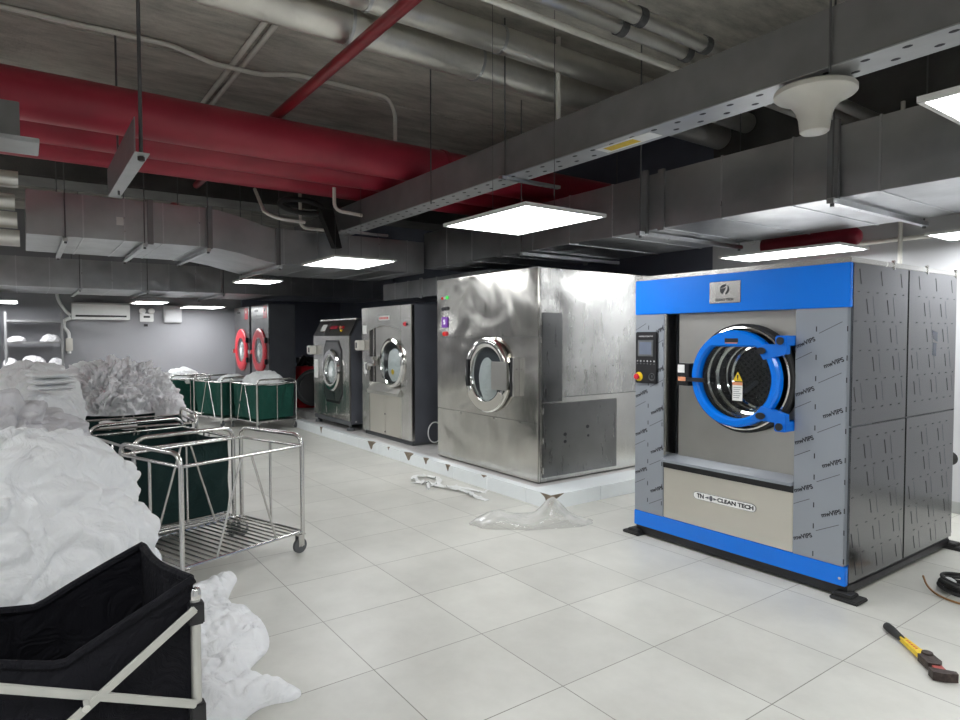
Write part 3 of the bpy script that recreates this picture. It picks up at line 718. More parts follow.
b = MB(); b.lathe([(1e-4, -.012), (.018, -.01), (.018, 0)], (.61, 0, 1.54), 'y', 16); b.build('black_button', 'black', mw)
bx = MB().box(-w-.03, -w+.09, -.10, 0, 1.19, 1.33, .01).build('switch_box', 'cream_plastic', mw)
MB().box(-w+.0, -w+.05, -.103, -.10, 1.22, 1.30, .002).build('switch_face', 'rubber_grey', bx)
MB().disc((-.02, -.0, .34), .012, 'y', .004, 12).build('panel_lock', 'ink', mw); MB().disc((-.02, .0, .10), .012, 'y', .004, 12).build('panel_lock', 'ink', mw)
b = MB(); b.tube([(w+.012+.05, .30+.10*cos(a), .16+.13*sin(a)) for a in [2*pi*k/24 for k in range(25)]], .008, 8); b.build('white_hose', 'white_plastic', mw)

# ------------------------------------------------------------------ small washer
lw = thing('washer_extractor', 'smallest stainless washer with sloping control panel and octagonal door surround', 'washing machine', (-9.40, 3.87, PZ))
w, dp = .70, 1.1
b = MB(); prof = [(.03, .09), (.03, 1.395), (.16, 1.645), (dp, 1.645), (dp, .09)]
b.prism(prof, (-w+.004, 0, 0), (0,1,0), (0,0,1), (2*w-.008, 0, 0)); b.build('case', 'case_dark', lw, 0)
MB().box(-w, w, 0, .03, .14, 1.395, .006).build('front_panel', 'steel', lw)
MB().box(-w, w, .01, .03, .07, .13, .003).build('base_strip', 'rubber_grey', lw)
b = MB(); b.prism([(0, 1.395), (.13, 1.645), (.155, 1.61), (.03, 1.39)], (-w, 0, 0), (0,1,0), (0,0,1), (2*w,0,0)); cpn = b.build('control_panel', 'steel_dark', lw, 0)
MB().box(-w, w, .12, dp, 1.635, 1.66, .004).build('top_cover', 'steel', lw)
def on_slope(u, s): return (u, .0+.13*s-.004, 1.395+.25*s)
b = MB(); b.prism([(-.48,.3), (-.30,.3), (-.30,.72), (-.48,.72)], (0,-.004,1.395), (1,0,0), (0,.13,.25), (0,-.004,.002)); b.build('panel_label', 'label', cpn, 0)
b = MB(); b.prism([(-.12,.42), (.16,.42), (.16,.62), (-.12,.62)], (0,-.004,1.395), (1,0,0), (0,.13,.25), (0,-.004,.002)); b.build('panel_lettering', 'red_dark', cpn, 0)
for (u, m) in ((.28, 'label_orange'), (.38, 'red'), (.36, 'yellow')):
    p = V(on_slope(u, .5 if m != 'yellow' else .3)); nn = V((0, -.25, .13)).normalized()
    MB().cyl(p, p+nn*.02, .022, 14).build('knob', m, cpn)
dx, dz = .10, .87
oc = [(-.36,.30), (-.26,.46), (.24,.46), (.36,.30), (.36,-.36), (.24,-.50), (-.26,-.50), (-.36,-.36)]
b = MB(); b.prism(oc, (dx, -.004, dz), (1,0,0), (0,0,1), (0,.004,0)); b.build('door_surround', 'black', lw, 0)
b = MB(); b.prism([(u*.93, v*.93) for u, v in oc], (dx, -.012, dz), (1,0,0), (0,0,1), (0,.009,0)); b.build('door_plate', 'steel_dark', lw, 0)
b = MB(); b.lathe([(.31, -.01), (.32, -.03), (.30, -.055), (.25, -.06), (.215, -.052), (.205, -.03), (.20, -.012)], (dx, 0, dz+.0), 'y', 48); b.build('door_ring', 'chrome', lw)
MB().disc((dx, -.0125, dz), .204, 'y', .002, 40).build('drum_back', 'steel_dark', lw)
b = MB(); b.grid(36, 12, bag_front(dx+.01, dz-.02, .15, .17, -.02, 5.5), True); b.build('linen_inside', 'linen_bright', lw)
MB().disc((dx, -.047, dz), .214, 'y', .004, 40).build('door_glass', 'glass', lw)
bx = MB().box(-w-.04, -w+.13, -.10, 0, 1.10, 1.24, .01).build('switch_box', 'cream_plastic', lw)
MB().box(-w+.03, -w+.09, -.103, -.10, 1.13, 1.21, .002).build('switch_face', 'rubber_grey', bx)
MB().box(-w+.03, -w+.20, -.004, 0, .72, 1.02, .002).build('front_label', 'label', lw)
b = MB(); b.box(w, w+.004, .02, .6, 1.14, 1.15); b.build('side_seam', 'rubber_grey', lw, 0)
for sx in (-1, 1):
    for yy in (-.01, .85):
        b = MB(); b.lathe([(1e-4, 0), (.06, 0), (.055, .03), (.02, .045), (.02, .09)], (sx*(w-.08), yy+.06, 0), 'z', 20); b.build('levelling_foot', 'rubber_grey', lw)
text('side_mark', 'o', .05, (w+.003, .1, .13), RIGHT, 'label', lw, .0005)

# ------------------------------------------------------------------ red-door dryers
def dryer(x0, x1, label, seed, loc_z=0):
    t = thing('tumble_dryer', label, 'tumble dryer', ((x0+x1)/2, 3.7, 0), 0, 'tumble dryers with red round doors')
    w = (x1-x0)/2-.02
    MB().box(-w, w, .02, .50, .02, 2.13).build('case', 'case_dark', t, 0)
    MB().box(-w, w, 0, .02, .05, 1.86, .003).build('front_panel', 'steel_dark', t)
    MB().box(-w, w, 0, .02, 1.865, 2.13, .003).build('lint_panel', 'steel_dark', t)
    b = MB(); b.lathe([(.43, 0), (.43, -.02), (.41, -.035), (.33, -.04), (.245, -.028), (.235, 0)], (0, 0, 1.25), 'y', 48); b.build('door_ring', 'red', t)
    MB().disc((0, -.008, 1.25), .236, 'y', .003, 40).build('drum_back', 'case_dark', t)
    b = MB(); b.grid(32, 10, bag_front(.02, 1.22, .16, .20, -.006, seed), True); b.build('linen_inside', 'linen_bright', t)
    MB().disc((0, -.034, 1.25), .25, 'y', .004, 40).build('door_glass', 'glass', t)
    b = MB(); b.box(-.50, -.40, -.09, 0, 1.18, 1.26, .01); b.build('door_latch', 'chrome', t)
    b = MB(); b.box(.42, .46, -.05, 0, 1.0, 1.10, .004); b.box(.42, .46, -.05, 0, 1.40, 1.50, .004); b.build('door_hinge', 'black', t)
    lb = MB().box(.24, .46, -.004, 0, 1.87, 2.10, .002).build('control_label', 'red', t)
    MB().disc((.35, -.012, 2.02), .03, 'y', .008, 16).build('control_knob', 'label', lb)
    MB().box(-.30, -.10, -.006, 0, 2.0, 2.04, .002).build('vent_slot', 'black', t)
dryer(-14.23, -13.10, 'steel tumble dryer with red ring door, left of the pair beside the far grey wall', 1.2)
dryer(-13.00, -11.87, 'steel tumble dryer with red ring door, right of the pair, next to the dark recess', 6.2)

# red machine with a black round lid
rm = thing('red_drum_machine', 'squat red machine with a black round cover and clutter on top, left of the washers', 'machine', (-12.55, 4.82, 0))
MB().box(-.75, 2.05, -.58, 1.2, 0, .13).build('base_slab', 'plinth_top', rm, 0)
rm_z = .165
b = MB(); b.lathe([(1e-4, 0), (.56, 0), (.60, .06), (.58, .40), (.46, .70), (.36, .80), (1e-4, .80)], (0,0,.13), 'z', 32); b.build('body', 'red', rm)
b = MB(); n0 = V((.95, -.30, .1)).normalized(); c0 = V((.50, -.20, .52)); b.cyl(c0, c0+n0*.16, .36, 36); b.build('round_cover', 'black', rm)
b = MB(); b.tube([c0+n0*.17+(V((.30,.95,0)).normalized()*cos(a)+V((0,0,1))*sin(a))*.31 for a in [2*pi*k/32 for k in range(32)]], .02, 8, closed=True); b.build('cover_rim', 'rubber_grey', rm)
b = MB()
for k in range(9):
    a = k*.7; b.tube(rounded_path([(cos(a)*.3, sin(a)*.3, .92), (cos(a+.4)*.25, sin(a+.4)*.25, 1.08+.03*(k % 3)), (cos(a+2)*.2, sin(a+2)*.2, 1.02), (cos(a+3)*.33, sin(a+3)*.33, .93)], .1), .028, 7)
b.build('cable_bundle', 'black_soft', rm)
b = MB(); b.lathe([(.05, .94), (.09, 1.0), (.08, 1.10), (1e-4, 1.12)], (-.25, -.2, 0), 'z', 16); b.build('top_valve', 'steel', rm)

# ------------------------------------------------------------------ laundry carts
CL, CW, CT = .88, .70, .15
def bag_mesh(seed, L=CL-.05, W=CW-.05, z0=.19, z1=.755, sag=.03):
    mb = MB(); per = 2*(L+W); nu, nv = 96, 16
    def rim(u):
        s = u*per
        if s < L: return (-L/2+s, -W/2), s/L
        s -= L
        if s < W: return (L/2, -W/2+s), s/W
        s -= W
        if s < L: return (L/2-s, W/2), s/L
        s -= L
        return (-L/2, W/2-s), s/W
    def fn(u, v):
        (x, y), t = rim(u % 1.0)
        k = 1-.04*(1-v)
        z = z0+(z1-z0)*v-sag*sin(pi*t)*v**3
        fold = .035*noise.noise(V((x*7+seed, y*7, z*1.4)))+.018*noise.noise(V((x*18+z*4, y*18+seed, z*3)))
        n = V((x/L, y/W)); bulge = (.012*sin(pi*v)*sin(pi*t)+fold*(.3+sin(pi*min(1, v*.95))))
        nx, ny = (0, -1) if abs(y+W/2) < 1e-6 else ((0, 1) if abs(y-W/2) < 1e-6 else ((1, 0) if x > 0 else (-1, 0)))
        return (x*k+nx*bulge, y*k+ny*bulge, z)
    rows = mb.grid(nu, nv, fn, True)
    c = mb.bm.verts.new((0, 0, z0-.005))
    for i in range(nu): mb._quad([rows[i][0], rows[(i+1) % nu][0], c])
    return mb
def make_cart(label, loc, rz, group, bag=None, seed=0.):
    t = thing('laundry_cart', label, 'laundry cart', loc, rz, group)
    for sx in (-1, 1):
        x = sx*CL/2
        MB().tube(rounded_path([(x, -CW/2, .13), (x, -CW/2, .825), (x, CW/2, .825), (x, CW/2, .13)], .09, 8), .015, 12).build('end_loop', 'tube', t)
    for sy in (-1, 1):
        MB().cyl((-CL/2, sy*CW/2, .75), (CL/2, sy*CW/2, .75), .010, 10).build('top_rail', 'tube', t)
    for sx in (-1, 1):
        MB().cyl((sx*CL/2, -CW/2, .75), (sx*CL/2, CW/2, .75), .010, 10).build('end_rail', 'tube', t)
        MB().cyl((sx*CL/2, 0, .15), (sx*CL/2, 0, .75), .009, 10).build('end_post', 'tube', t)
    for sy in (-1, 1):
        for k in (-1, 1):
            MB().cyl((k*.22, sy*CW/2, .15), (k*.035, sy*CW/2, .75), .0075, 8).build('brace', 'tube', t)
    b = MB()
    b.tube([(-CL/2, -CW/2, .15), (CL/2, -CW/2, .15)], .010, 8); b.tube([(-CL/2, CW/2, .15), (CL/2, CW/2, .15)], .010, 8)
    b.tube([(-CL/2, -CW/2, .15), (-CL/2, CW/2, .15)], .010, 8); b.tube([(CL/2, -CW/2, .15), (CL/2, CW/2, .15)], .010, 8)
    for k in range(1, 17):
        x = -CL/2+CL*k/17; b.tube([(x, -CW/2, .153), (x, CW/2, .153)], .0068, 8)
    b.build('bottom_rack', 'tube', t)
    for sx in (-1, 1):
        for sy in (-1, 1):
            x, y = sx*(CL/2-.015), sy*(CW/2-.015)
            c = MB(); c.box(x-.03, x+.03, y-.03, y+.03, .128, .136); c.box(x-.024, x+.024, y-.021, y-.017, .05, .13); c.box(x-.024, x+.024, y+.017, y+.021, .05, .13); c.cyl((x, y-.024, .053), (x, y+.024, .053), .007, 8)
            co = c.build('caster', 'tube', t)
            wl = MB(); wl.lathe([(.012, -.015), (.040, -.015), (.0515, -.011), (.0525, 0), (.0515, .011), (.040, .015), (.012, .015)], (x, y, .0525), 'y', 28); wl.build('wheel', 'rubber_grey', co)
    if bag: bag_mesh(seed).build('bag', bag, t, 50, .004)
    return t
GC = 'laundry carts'
ang_e = math.atan2(1.565-.734, -4.293+3.999)
make_cart('empty bare steel laundry cart with slatted bottom rack, nearest cart on the floor', (-4.50, 1.03, 0), ang_e, GC)
make_cart('laundry cart with empty dark green bag directly behind the empty bare cart', (-5.345, .838, 0), rad(12.5), GC, 'dark_bag', 1.)
make_cart('laundry cart with dark green bag and a white paper over its rim', (-6.42, .80, 0), rad(90), GC, 'dark_bag', 4.)
make_cart('laundry cart buried under the crumpled grey linen heap', (-7.62, .86, 0), rad(88), GC, 'dark_bag', 7.)
make_cart('green bag laundry cart with few white linens, middle one of the three far carts', (-11.75, 2.90, 0), rad(17), GC, 'green_bag', 11.)
make_cart('green bag laundry cart with white linens by the plinth, nearest of three far carts', (-10.80, 3.26, 0), rad(12), GC, 'green_bag', 15.)
make_cart('green bag laundry cart with white linens, farthest of the three by the grey wall', (-13.0, 2.40, 0), rad(10), GC, 'green_bag', 19.)
make_cart('laundry cart mostly hidden beneath the grey sheets of the left heap', (-5.35, -.15, 0), rad(20), GC, 'dark_bag', 23.)

# ------------------------------------------------------------------ linen
def nvec(p):
    return V((noise.noise(p), noise.noise(p+V((31.4, 7.7, 2.3))), noise.noise(p+V((-12.9, 44.1, 9.6)))))
def ridged(p, f, seed, warp=.35):
    q = p*f+V((seed, seed*1.7, -seed)); wv = nvec(q*.6)
    q = q+wv*warp*2
    return 1-abs(noise.noise(q))*2
def crumple(p, f, seed):
    """0..1: rounded folds parted by sharp creases, running in changing directions"""
    q = p*f+V((seed*2.1, -seed, seed*.7)); wv = nvec(q*.45)
    q = q+wv*.9
    a = abs(noise.noise(V((q.x*1.35+q.y*.5, q.y*.6-q.x*.2, q.z))))
    b = abs(noise.noise(V((q.x*.6-q.y*.3+5, q.y*1.4+q.x*.4, q.z+7))))
    return min(1.2, (a+b)*1.25)
def heap(name, label, loc, rx, ry, h, mat, seed, amp=.05, freq=4., pw=.6, nu=190, nv=90, skirt=.0, squash=None, grp=None, kind=None, rz=0):
    mb = MB(); z0 = -skirt
    def fn(u, v):
        a = 2*pi*u; rr = 1+.16*noise.noise(V((cos(a)*1.6+seed, sin(a)*1.6, seed)))+.05*noise.noise(V((cos(a)*6, sin(a)*6, seed)))
        t = v                                 # 0 top .. 1 foot
        r = sin(t*pi/2)**.9; z = cos(t*pi/2)
        z = (z**pw if z > 0 else 0)*h
        p = V((cos(a)*r*rx*rr, sin(a)*r*ry*rr, z))
        n = V((cos(a)*r/rx, sin(a)*r/ry, (1-r*.8)/h)).normalized()
        st = V((p.x, p.y, p.z*.7))
        d = amp*(ridged(st, freq*.45, seed+9)*.8+crumple(st, freq*.8, seed)*1.0+crumple(st, freq*1.8, seed+3)*.55+crumple(st, freq*3.9, seed+5)*.36-1.35)
        fade = min(1, (1-t)*12+.25)
        p = p+n*d*fade
        p.z = max(p.z, 0.004)-(skirt if t > .985 else 0)
        return p
    rows = mb.grid(nu, nv, fn, True)
    o = mb.build(name, mat, None, 60); o.location = loc; o.rotation_euler = (0,0,rz)
    return tag(o, label, 'laundry', grp, kind)
HG = None
heap('laundry_heap', 'large white sheet heap in the left foreground behind the black hamper', (-3.80, -.58, 0), 1.16, 1.15, 1.14, 'linen', 2.1, .11, 2.6, .9, 460, 210, kind='stuff')
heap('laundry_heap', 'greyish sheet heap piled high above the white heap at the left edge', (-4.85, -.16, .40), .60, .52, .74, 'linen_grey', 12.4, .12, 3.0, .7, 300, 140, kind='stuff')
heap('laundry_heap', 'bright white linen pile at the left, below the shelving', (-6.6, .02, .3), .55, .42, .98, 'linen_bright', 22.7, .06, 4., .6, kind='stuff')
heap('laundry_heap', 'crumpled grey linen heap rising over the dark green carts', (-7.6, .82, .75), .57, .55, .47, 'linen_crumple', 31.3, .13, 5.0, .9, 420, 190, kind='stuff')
heap('white_sheet', 'bright white sheet on top of the crumpled grey heap', (-7.85, .60, 1.12), .24, .24, .13, 'linen_bright', 41, .02, 6, 1., 90, 40)
heap('white_sheet', 'white linens lying in the nearest far green cart', (-10.80, 3.26, .66), .38, .31, .28, 'linen_bright', 47, .03, 6, .8, 90, 40, rz=rad(12))
heap('white_sheet', 'small white linen in the middle far green cart', (-11.65, 3.0, .66), .30, .24, .19, 'linen_bright', 52, .02, 6, .8, 90, 40, rz=rad(17))
heap('white_sheet', 'white linens lying in the farthest green cart', (-13.0, 2.40, .66), .38, .30, .27, 'linen_bright', 57, .03, 6, .8, 90, 40, rz=rad(10))
heap('white_sheet', 'grey crumpled sheet hanging at the right corner of the linen heap', (-7.0, 1.20, .60), .12, .14, .34, 'linen_crumple', 63, .03, 7, .7, 70, 40)
# folded sheets between the piles
fz = 0
for k, (lab) in enumerate(('folded white sheet at the bottom of the small stack behind the grey heap', 'folded white sheet in the middle of the small stack behind the grey heap', 'folded white sheet on top of the small stack behind the grey heap')):
    b = MB(); hh = .045
    def fs(u, v, s=k*3.3, hh=hh):
        a = 2*pi*u; ex = .35
        c, q = cos(a), sin(a); x = math.copysign(abs(c)**ex, c); y = math.copysign(abs(q)**ex, q)
        r = math.sin(pi*v)**.35 if 0 < v < 1 else 0
        return (x*r*.13, y*r*.15, hh*v+.008*noise.noise(V((x*2*r+s, y*2*r, s))))
    b.grid(48, 12, fs, True)
    o = b.build('folded_sheet', 'linen_bright' if k == 2 else 'linen', None, 50); o.location = (-5.72, .17, 1.115+k*.045); o.rotation_euler = (0, 0, .1*k)
    tag(o, lab, 'sheet', 'folded sheets in the stack')
heap('laundry_heap', 'low white bundle carrying the small stack of folded sheets', (-5.8, .08, .4), .34, .34, .70, 'linen', 71, .04, 4, .6, 110, 50, kind='stuff')

def inside(px, py, poly):
    c = False; n = len(poly); j = n-1
    for i in range(n):
        if (poly[i][1] > py) != (poly[j][1] > py) and px < (poly[j][0]-poly[i][0])*(py-poly[i][1])/(poly[j][1]-poly[i][1])+poly[i][0]: c = not c
        j = i
    return c
def dist_edge(px, py, poly):
    best = 9; p = V((px, py)); n = len(poly)
    for i in range(n):
        a, b_ = V(poly[i]), V(poly[(i+1) % n]); ab = b_-a
        t = max(0, min(1, (p-a).dot(ab)/max(ab.dot(ab), 1e-9))); best = min(best, (p-(a+ab*t)).length)
    return best
def nearest(px, py, poly):
    best = (9, None); p = V((px, py)); n = len(poly)
    for i in range(n):
        a, b_ = V(poly[i]), V(poly[(i+1) % n]); ab = b_-a
        t = max(0, min(1, (p-a).dot(ab)/max(ab.dot(ab), 1e-9))); q = a+ab*t
        if (p-q).length < best[0]: best = ((p-q).length, q)
    return best[1]
def floor_sheet(name, label, poly, hmax, mat, seed, step=.009, cat='sheet'):
    # polygon outline smoothed, filled with a wrinkled thick sheet
    for _ in range(2):
        q = []
        for i in range(len(poly)):
            a, b_ = V(poly[i]), V(poly[(i+1) % len(poly)]); q += [tuple(a*.75+b_*.25), tuple(a*.25+b_*.75)]
        poly = q
    xs = [p[0] for p in poly]; ys = [p[1] for p in poly]; mb = MB(); vs = {}
    nx = int((max(xs)-min(xs))/step)+2; ny = int((max(ys)-min(ys))/step)+2
    def vert(i, j):
        if (i, j) not in vs:
            x, y = min(xs)+i*step, min(ys)+j*step
            ins = inside(x, y, poly); d = dist_edge(x, y, poly) if ins else 0
            if not ins: x, y = nearest(x, y, poly)
            e = min(1, d/.06)**.6
            p = V((x, y, 0))
            z = .006+hmax*e*(.25+.55*crumple(p, 5, seed)+.4*crumple(p, 11, seed+4)) if ins else .001
            vs[(i, j)] = mb.bm.verts.new((x, y, z))
        return vs[(i, j)]
    for i in range(nx):
        for j in range(ny):
            if any(inside(min(xs)+(i+a)*step, min(ys)+(j+c)*step, poly) for a in (0, 1) for c in (0, 1)): mb._quad([vert(i, j), vert(i+1, j), vert(i+1, j+1), vert(i, j+1)])
    o = mb.build(name, mat, None, 60)
    return tag(o, label, cat)
floor_sheet('fallen_sheet', 'white sheet on the floor beside the black hamper, its twisted end pointing right', [(-3.5,.45), (-3.95,.72), (-4.22,.98), (-4.12,1.08), (-3.9,.97), (-3.72,.90), (-3.45,1.0), (-3.2,.98), (-3.05,.93), (-2.98,.86), (-2.90,.78), (-2.72,.86), (-2.60,.94), (-2.55,.88), (-2.60,.76), (-2.50,.62), (-2.35,.45), (-2.5,.25), (-3.0,.2)], .07, 'linen', 5.)

# ------------------------------------------------------------------ black folding hamper
hp = thing('laundry_hamper', 'black folding fabric hamper with aluminium X-frame in the near left corner', 'laundry hamper', (0,0,0))
B_, A_ = V((-1.955, .382, 0)), V((-2.38, .31, 0))
dl = V((.06, -.92, 0))
C_, D_ = B_+dl, A_+dl
ztop = .805
def rimz(t, near=True):      # sag of the long edges between the posts
    k = [(0, ztop), (.31, .645), (1, ztop)] if near else [(0, ztop), (.29, .685), (1, ztop)]
    for (a, za), (b2, zb) in zip(k, k[1:]):
        if t <= b2: return za+(zb-za)*(t-a)/(b2-a)
    return ztop
def hamper_wall():
    mb = MB(); nu = 120; nv = 24
    segs = [(B_, C_, True), (C_, D_, False), (D_, A_, True), (A_, B_, False)]
    def fn(u, v):
        s = (u % 1.)*4; i = int(s); t = s-i; a, b2, long_ = segs[i]
        p = a.lerp(b2, t); zt = (rimz(t) if i == 0 else rimz(1-t, False)) if long_ else ztop-.006*sin(pi*t)
        z = .16+(zt-.16)*v
        cen = (A_+B_+C_+D_)/4
        n = (p-cen).normalized(); n.z = 0
        q = p+(cen-p)*.05*(1-v)
        fold = .03*noise.noise(V((p.x*7, p.y*7, z*1.5)))+.014*noise.noise(V((p.x*20+z*6, p.y*20, z*4)))
        inn = -.055*sin(pi*t)*v**4 if long_ else -.02*sin(pi*t)*v
        q = q+n*(fold*sin(pi*min(.98, v))+inn)
        q.z = z; return q
    rows = mb.grid(nu, nv, fn, True); c = mb.bm.verts.new(((A_+B_+C_+D_)/4)+V((0,0,.15)))
    for i in range(nu): mb._quad([rows[i][0], rows[(i+1) % nu][0], c])
    return mb, [fn(i/nu, 1) for i in range(nu)]
mb, rim = hamper_wall()
mb.build('bag', 'black_bag', hp, 50, .005)
b = MB(); b.tube([p+V((0,0,.004)) for p in rim], .013, 8, closed=True); b.build('rim_hem', 'black_bag', hp)
for k, (p, out) in enumerate(((B_, 1), (A_, -1), (C_, 1), (D_, -1))):
    q = p+V((.004 if out > 0 else -.024, .004 if k < 2 else -.004, 0))
    MB().cyl(q+V((0,0,.03)), q+V((0,0,ztop-.03)), .014, 14).build('leg', 'alu', hp)
    b = MB(); b.lathe([(1e-4, .012), (.012, .01), (.0165, 0), (.0165, -.02)], q+V((0,0,ztop-.03)), 'z', 16); b.build('leg_cap', 'chrome', hp)
    for z in (ztop-.09, .42): 
        b = MB(); b.box(-.021, .021, -.021, .021, -.032, .032, .004, Matrix.Translation(q+V((0,0,z)))); b.build('joint', 'black', hp)
    b = MB(); b.lathe([(1e-4, 0), (.018, 0), (.018, .03), (1e-4, .03)], q, 'z', 14); b.build('foot_cap', 'black_soft', hp)
for (p, q_, s) in ((B_, C_, 1), (A_, D_, -1)):
    off = V((s*.03, 0, 0))
    b = MB(); b.bar(p+off+V((0,0,.735)), q_+off+V((0,0,.10)), .008, .024, bevel=.003); b.build('cross_bar', 'alu', hp)
    b = MB(); b.bar(q_+off*.8+V((0,0,.88)), p+off*.8+V((0,0,.455)), .008, .024, bevel=.003); b.build('cross_bar', 'alu', hp)
m_ = (B_+C_)/2
b = MB(); b.cyl((-1.91, .11, .562), (-1.875, .11, .562), .010, 12); b.build('cross_bolt', 'chrome', hp)

# ------------------------------------------------------------------ things on the floor
def pipe_wrench():
    a, bb = V((-1.415, 3.565, 0)), V((-1.035, 3.235, 0)); d = (bb-a); L_ = d.length; ang = math.atan2(d.y, d.x)
    t = thing('pipe_wrench', 'black and yellow pipe wrench with rusty jaws lying on the tiles', 'wrench', a, ang)
    MB().tube([(0,0,.022), (.01,0,.022), (.05,0,.022), (.12,0,.022), (.17,0,.022)], [.012,.020,.021,.016,.013], 14).build('grip', 'black_soft', t)
    b = MB(); b.prism([(.15,-.013), (.30,-.022), (.36,-.02), (.37,.03), (.30,.034), (.27,.018), (.15,.013)], (0,0,.012), (1,0,0), (0,1,0), (0,0,.022)); b.build('handle', 'yellow', t, 0)
    b = MB()
    for k in range(5): b.box(.19+k*.018, .20+k*.018, -.006, .004, .034, .0348)
    b.build('handle_lettering', 'red', t, 0)
    b = MB(); b.lathe([(.0, .0), (.022, 0), (.024, .006), (.024, .022), (.022, .028), (1e-4, .028)], (.33, .012, .020), 'z', 18); b.build('adjusting_nut', 'rust', t)
    b = MB(); b.prism([(.33,-.03), (.42,-.035), (.43,.01), (.40,.035), (.34,.035)], (0,0,.006), (1,0,0), (0,1,0), (0,0,.035)); b.build('heel_jaw', 'rust', t, 0)
    b = MB(); b.prism([(.40,-.02), (.47,-.025), (.48,.015), (.41,.02)], (0,0,.012), (1,0,0), (0,1,0), (0,0,.022)); b.build('jaw_shank', 'wrench_red', t, 0)
    b = MB(); b.prism([(.455,-.055), (.50,-.06), (.515,-.02), (.515,.035), (.49,.04), (.475,.0)], (0,0,.004), (1,0,0), (0,1,0), (0,0,.038)); b.build('hook_jaw', 'rust', t, 0)
pipe_wrench()
cc = thing('cable_coil', 'small coil of black cable with a bare copper end at the right edge', 'cable', (-1.33, 4.44, 0))
b = MB(); pts = []
for k in range(160):
    a = k/160*2*pi*5; r = .125+.02*sin(k*.11)+.012*(k/160)
    pts.append((cos(a)*r, sin(a)*r*.95, .018+.013*(k/32)+.006*sin(a*2+k*.05)))
b.tube(pts, .010, 8); b.build('coiled_cable', 'black_soft', cc)
b = MB(); b.tube([(-.13+.012*k, -.03-.006*sin(k), .055+.018*sin(k*.5)) for k in range(7)], .009, 8); b.build('tape_band', 'paint_chip', cc)
b = MB(); b.tube(rounded_path([(-.225, -.02, .045), (-.17, -.12, .022), (-.08, -.20, .01), (.05, -.22, .008), (.15, -.17, .01)], .06), .006, 8); b.build('copper_end', 'copper', cc)
# transparent plastic bag
b = MB()
def pb(u, v):
    a = 2*pi*u; t = v
    r = sin(t*pi/2); z = cos(t*pi/2)
    lon = .50*(1+.12*noise.noise(V((cos(a)*2, sin(a)*2, 3.)))); lat = .20*(1+.2*noise.noise(V((cos(a)*2, sin(a)*2, 9.))))
    x, y = cos(a)*r*lon, sin(a)*r*lat
    hgt = .05+.05*max(0, noise.noise(V((x*4+2, y*4, 1))))+.16*math.exp(-((x-.18)**2/.012+(y+.0)**2/.02))+.06*math.exp(-((x+.3)**2/.03))
    p = V((x, y, z*hgt)); d = ridged(V((x, y, z*.1)), 9, 3.)*.012+ridged(V((x, y, z*.1)), 22, 5.)*.005
    p.z = max(.003, p.z+d*(1-t)); p.x += d; return p
b.grid(110, 50, pb, True)
o = b.build('plastic_bag', 'clear', None, 60); o.location = (-3.93, 3.30, 0); o.rotation_euler = (0, 0, rad(57)); tag(o, 'crumpled clear plastic bag on the floor before the corner of the plinth', 'plastic bag')
# white strip of plastic packing
st = []
def rib(pts, w, seed):
    pts = rounded_path(pts, .08, 5); mb = MB(); n = len(pts)
    L_, R_ = [], []
    for i, p in enumerate(pts):
        t = (pts[min(i+1, n-1)]-pts[max(i-1, 0)]).normalized(); s = V((-t.y, t.x, 0))
        tw = noise.noise(V((i*.35, seed, 0)))*1.2
        sv_ = s*cos(tw)+V((0,0,1))*sin(tw); zz = V((0,0, w*.5*abs(sin(tw))+.004))
        L_.append(mb.bm.verts.new(p+sv_*w/2+zz)); R_.append(mb.bm.verts.new(p-sv_*w/2+zz))
    for i in range(n-1): mb._quad([L_[i], L_[i+1], R_[i+1], R_[i]])
    return mb
sp = thing('plastic_strip', 'tangled white plastic strip on the floor in front of the plinth', 'packing strip', (0,0,0))
rib([(-5.45,3.36,.0), (-5.62,3.29,0), (-5.80,3.28,.02), (-5.93,3.40,.02), (-5.85,3.52,.01), (-5.62,3.50,.02), (-5.50,3.40,.01), (-5.48,3.30,0)], .065, 1.).build('strip_loop', 'white_plastic', sp, 60, .003)
rib([(-5.75,3.24,.0), (-5.55,3.33,.02), (-5.35,3.37,.01), (-5.2,3.40,.02), (-5.05,3.46,.01), (-4.92,3.42,.01), (-4.80,3.42,0), (-4.70,3.44,0)], .065, 4.).build('strip_tail', 'white_plastic', sp, 60, .003)
rib([(-5.3,3.35,.03), (-5.15,3.50,.02), (-5.0,3.58,.0), (-4.93,3.60,0)], .055, 7.).build('strip_tail', 'white_plastic', sp, 60, .003)
b = MB(); b.tube([(-5.52,3.30,.02), (-5.42,3.24,.015), (-5.38,3.22,.01)], [.018,.02,.012], 8); b.build('strip_knot', 'white_plastic', sp)
# paper on the cart rim
b = MB(); b.grid(14, 10, lambda u, v: (-6.17+.06*v-.01*sin(u*3), .50+.28*u, .80-.07*v**1.5+.008*sin(u*9+v*4)))
o = b.build('paper_sheet', 'label', None, 60, .002); tag(o, 'white paper lying over the rim of the dark green cart', 'paper')

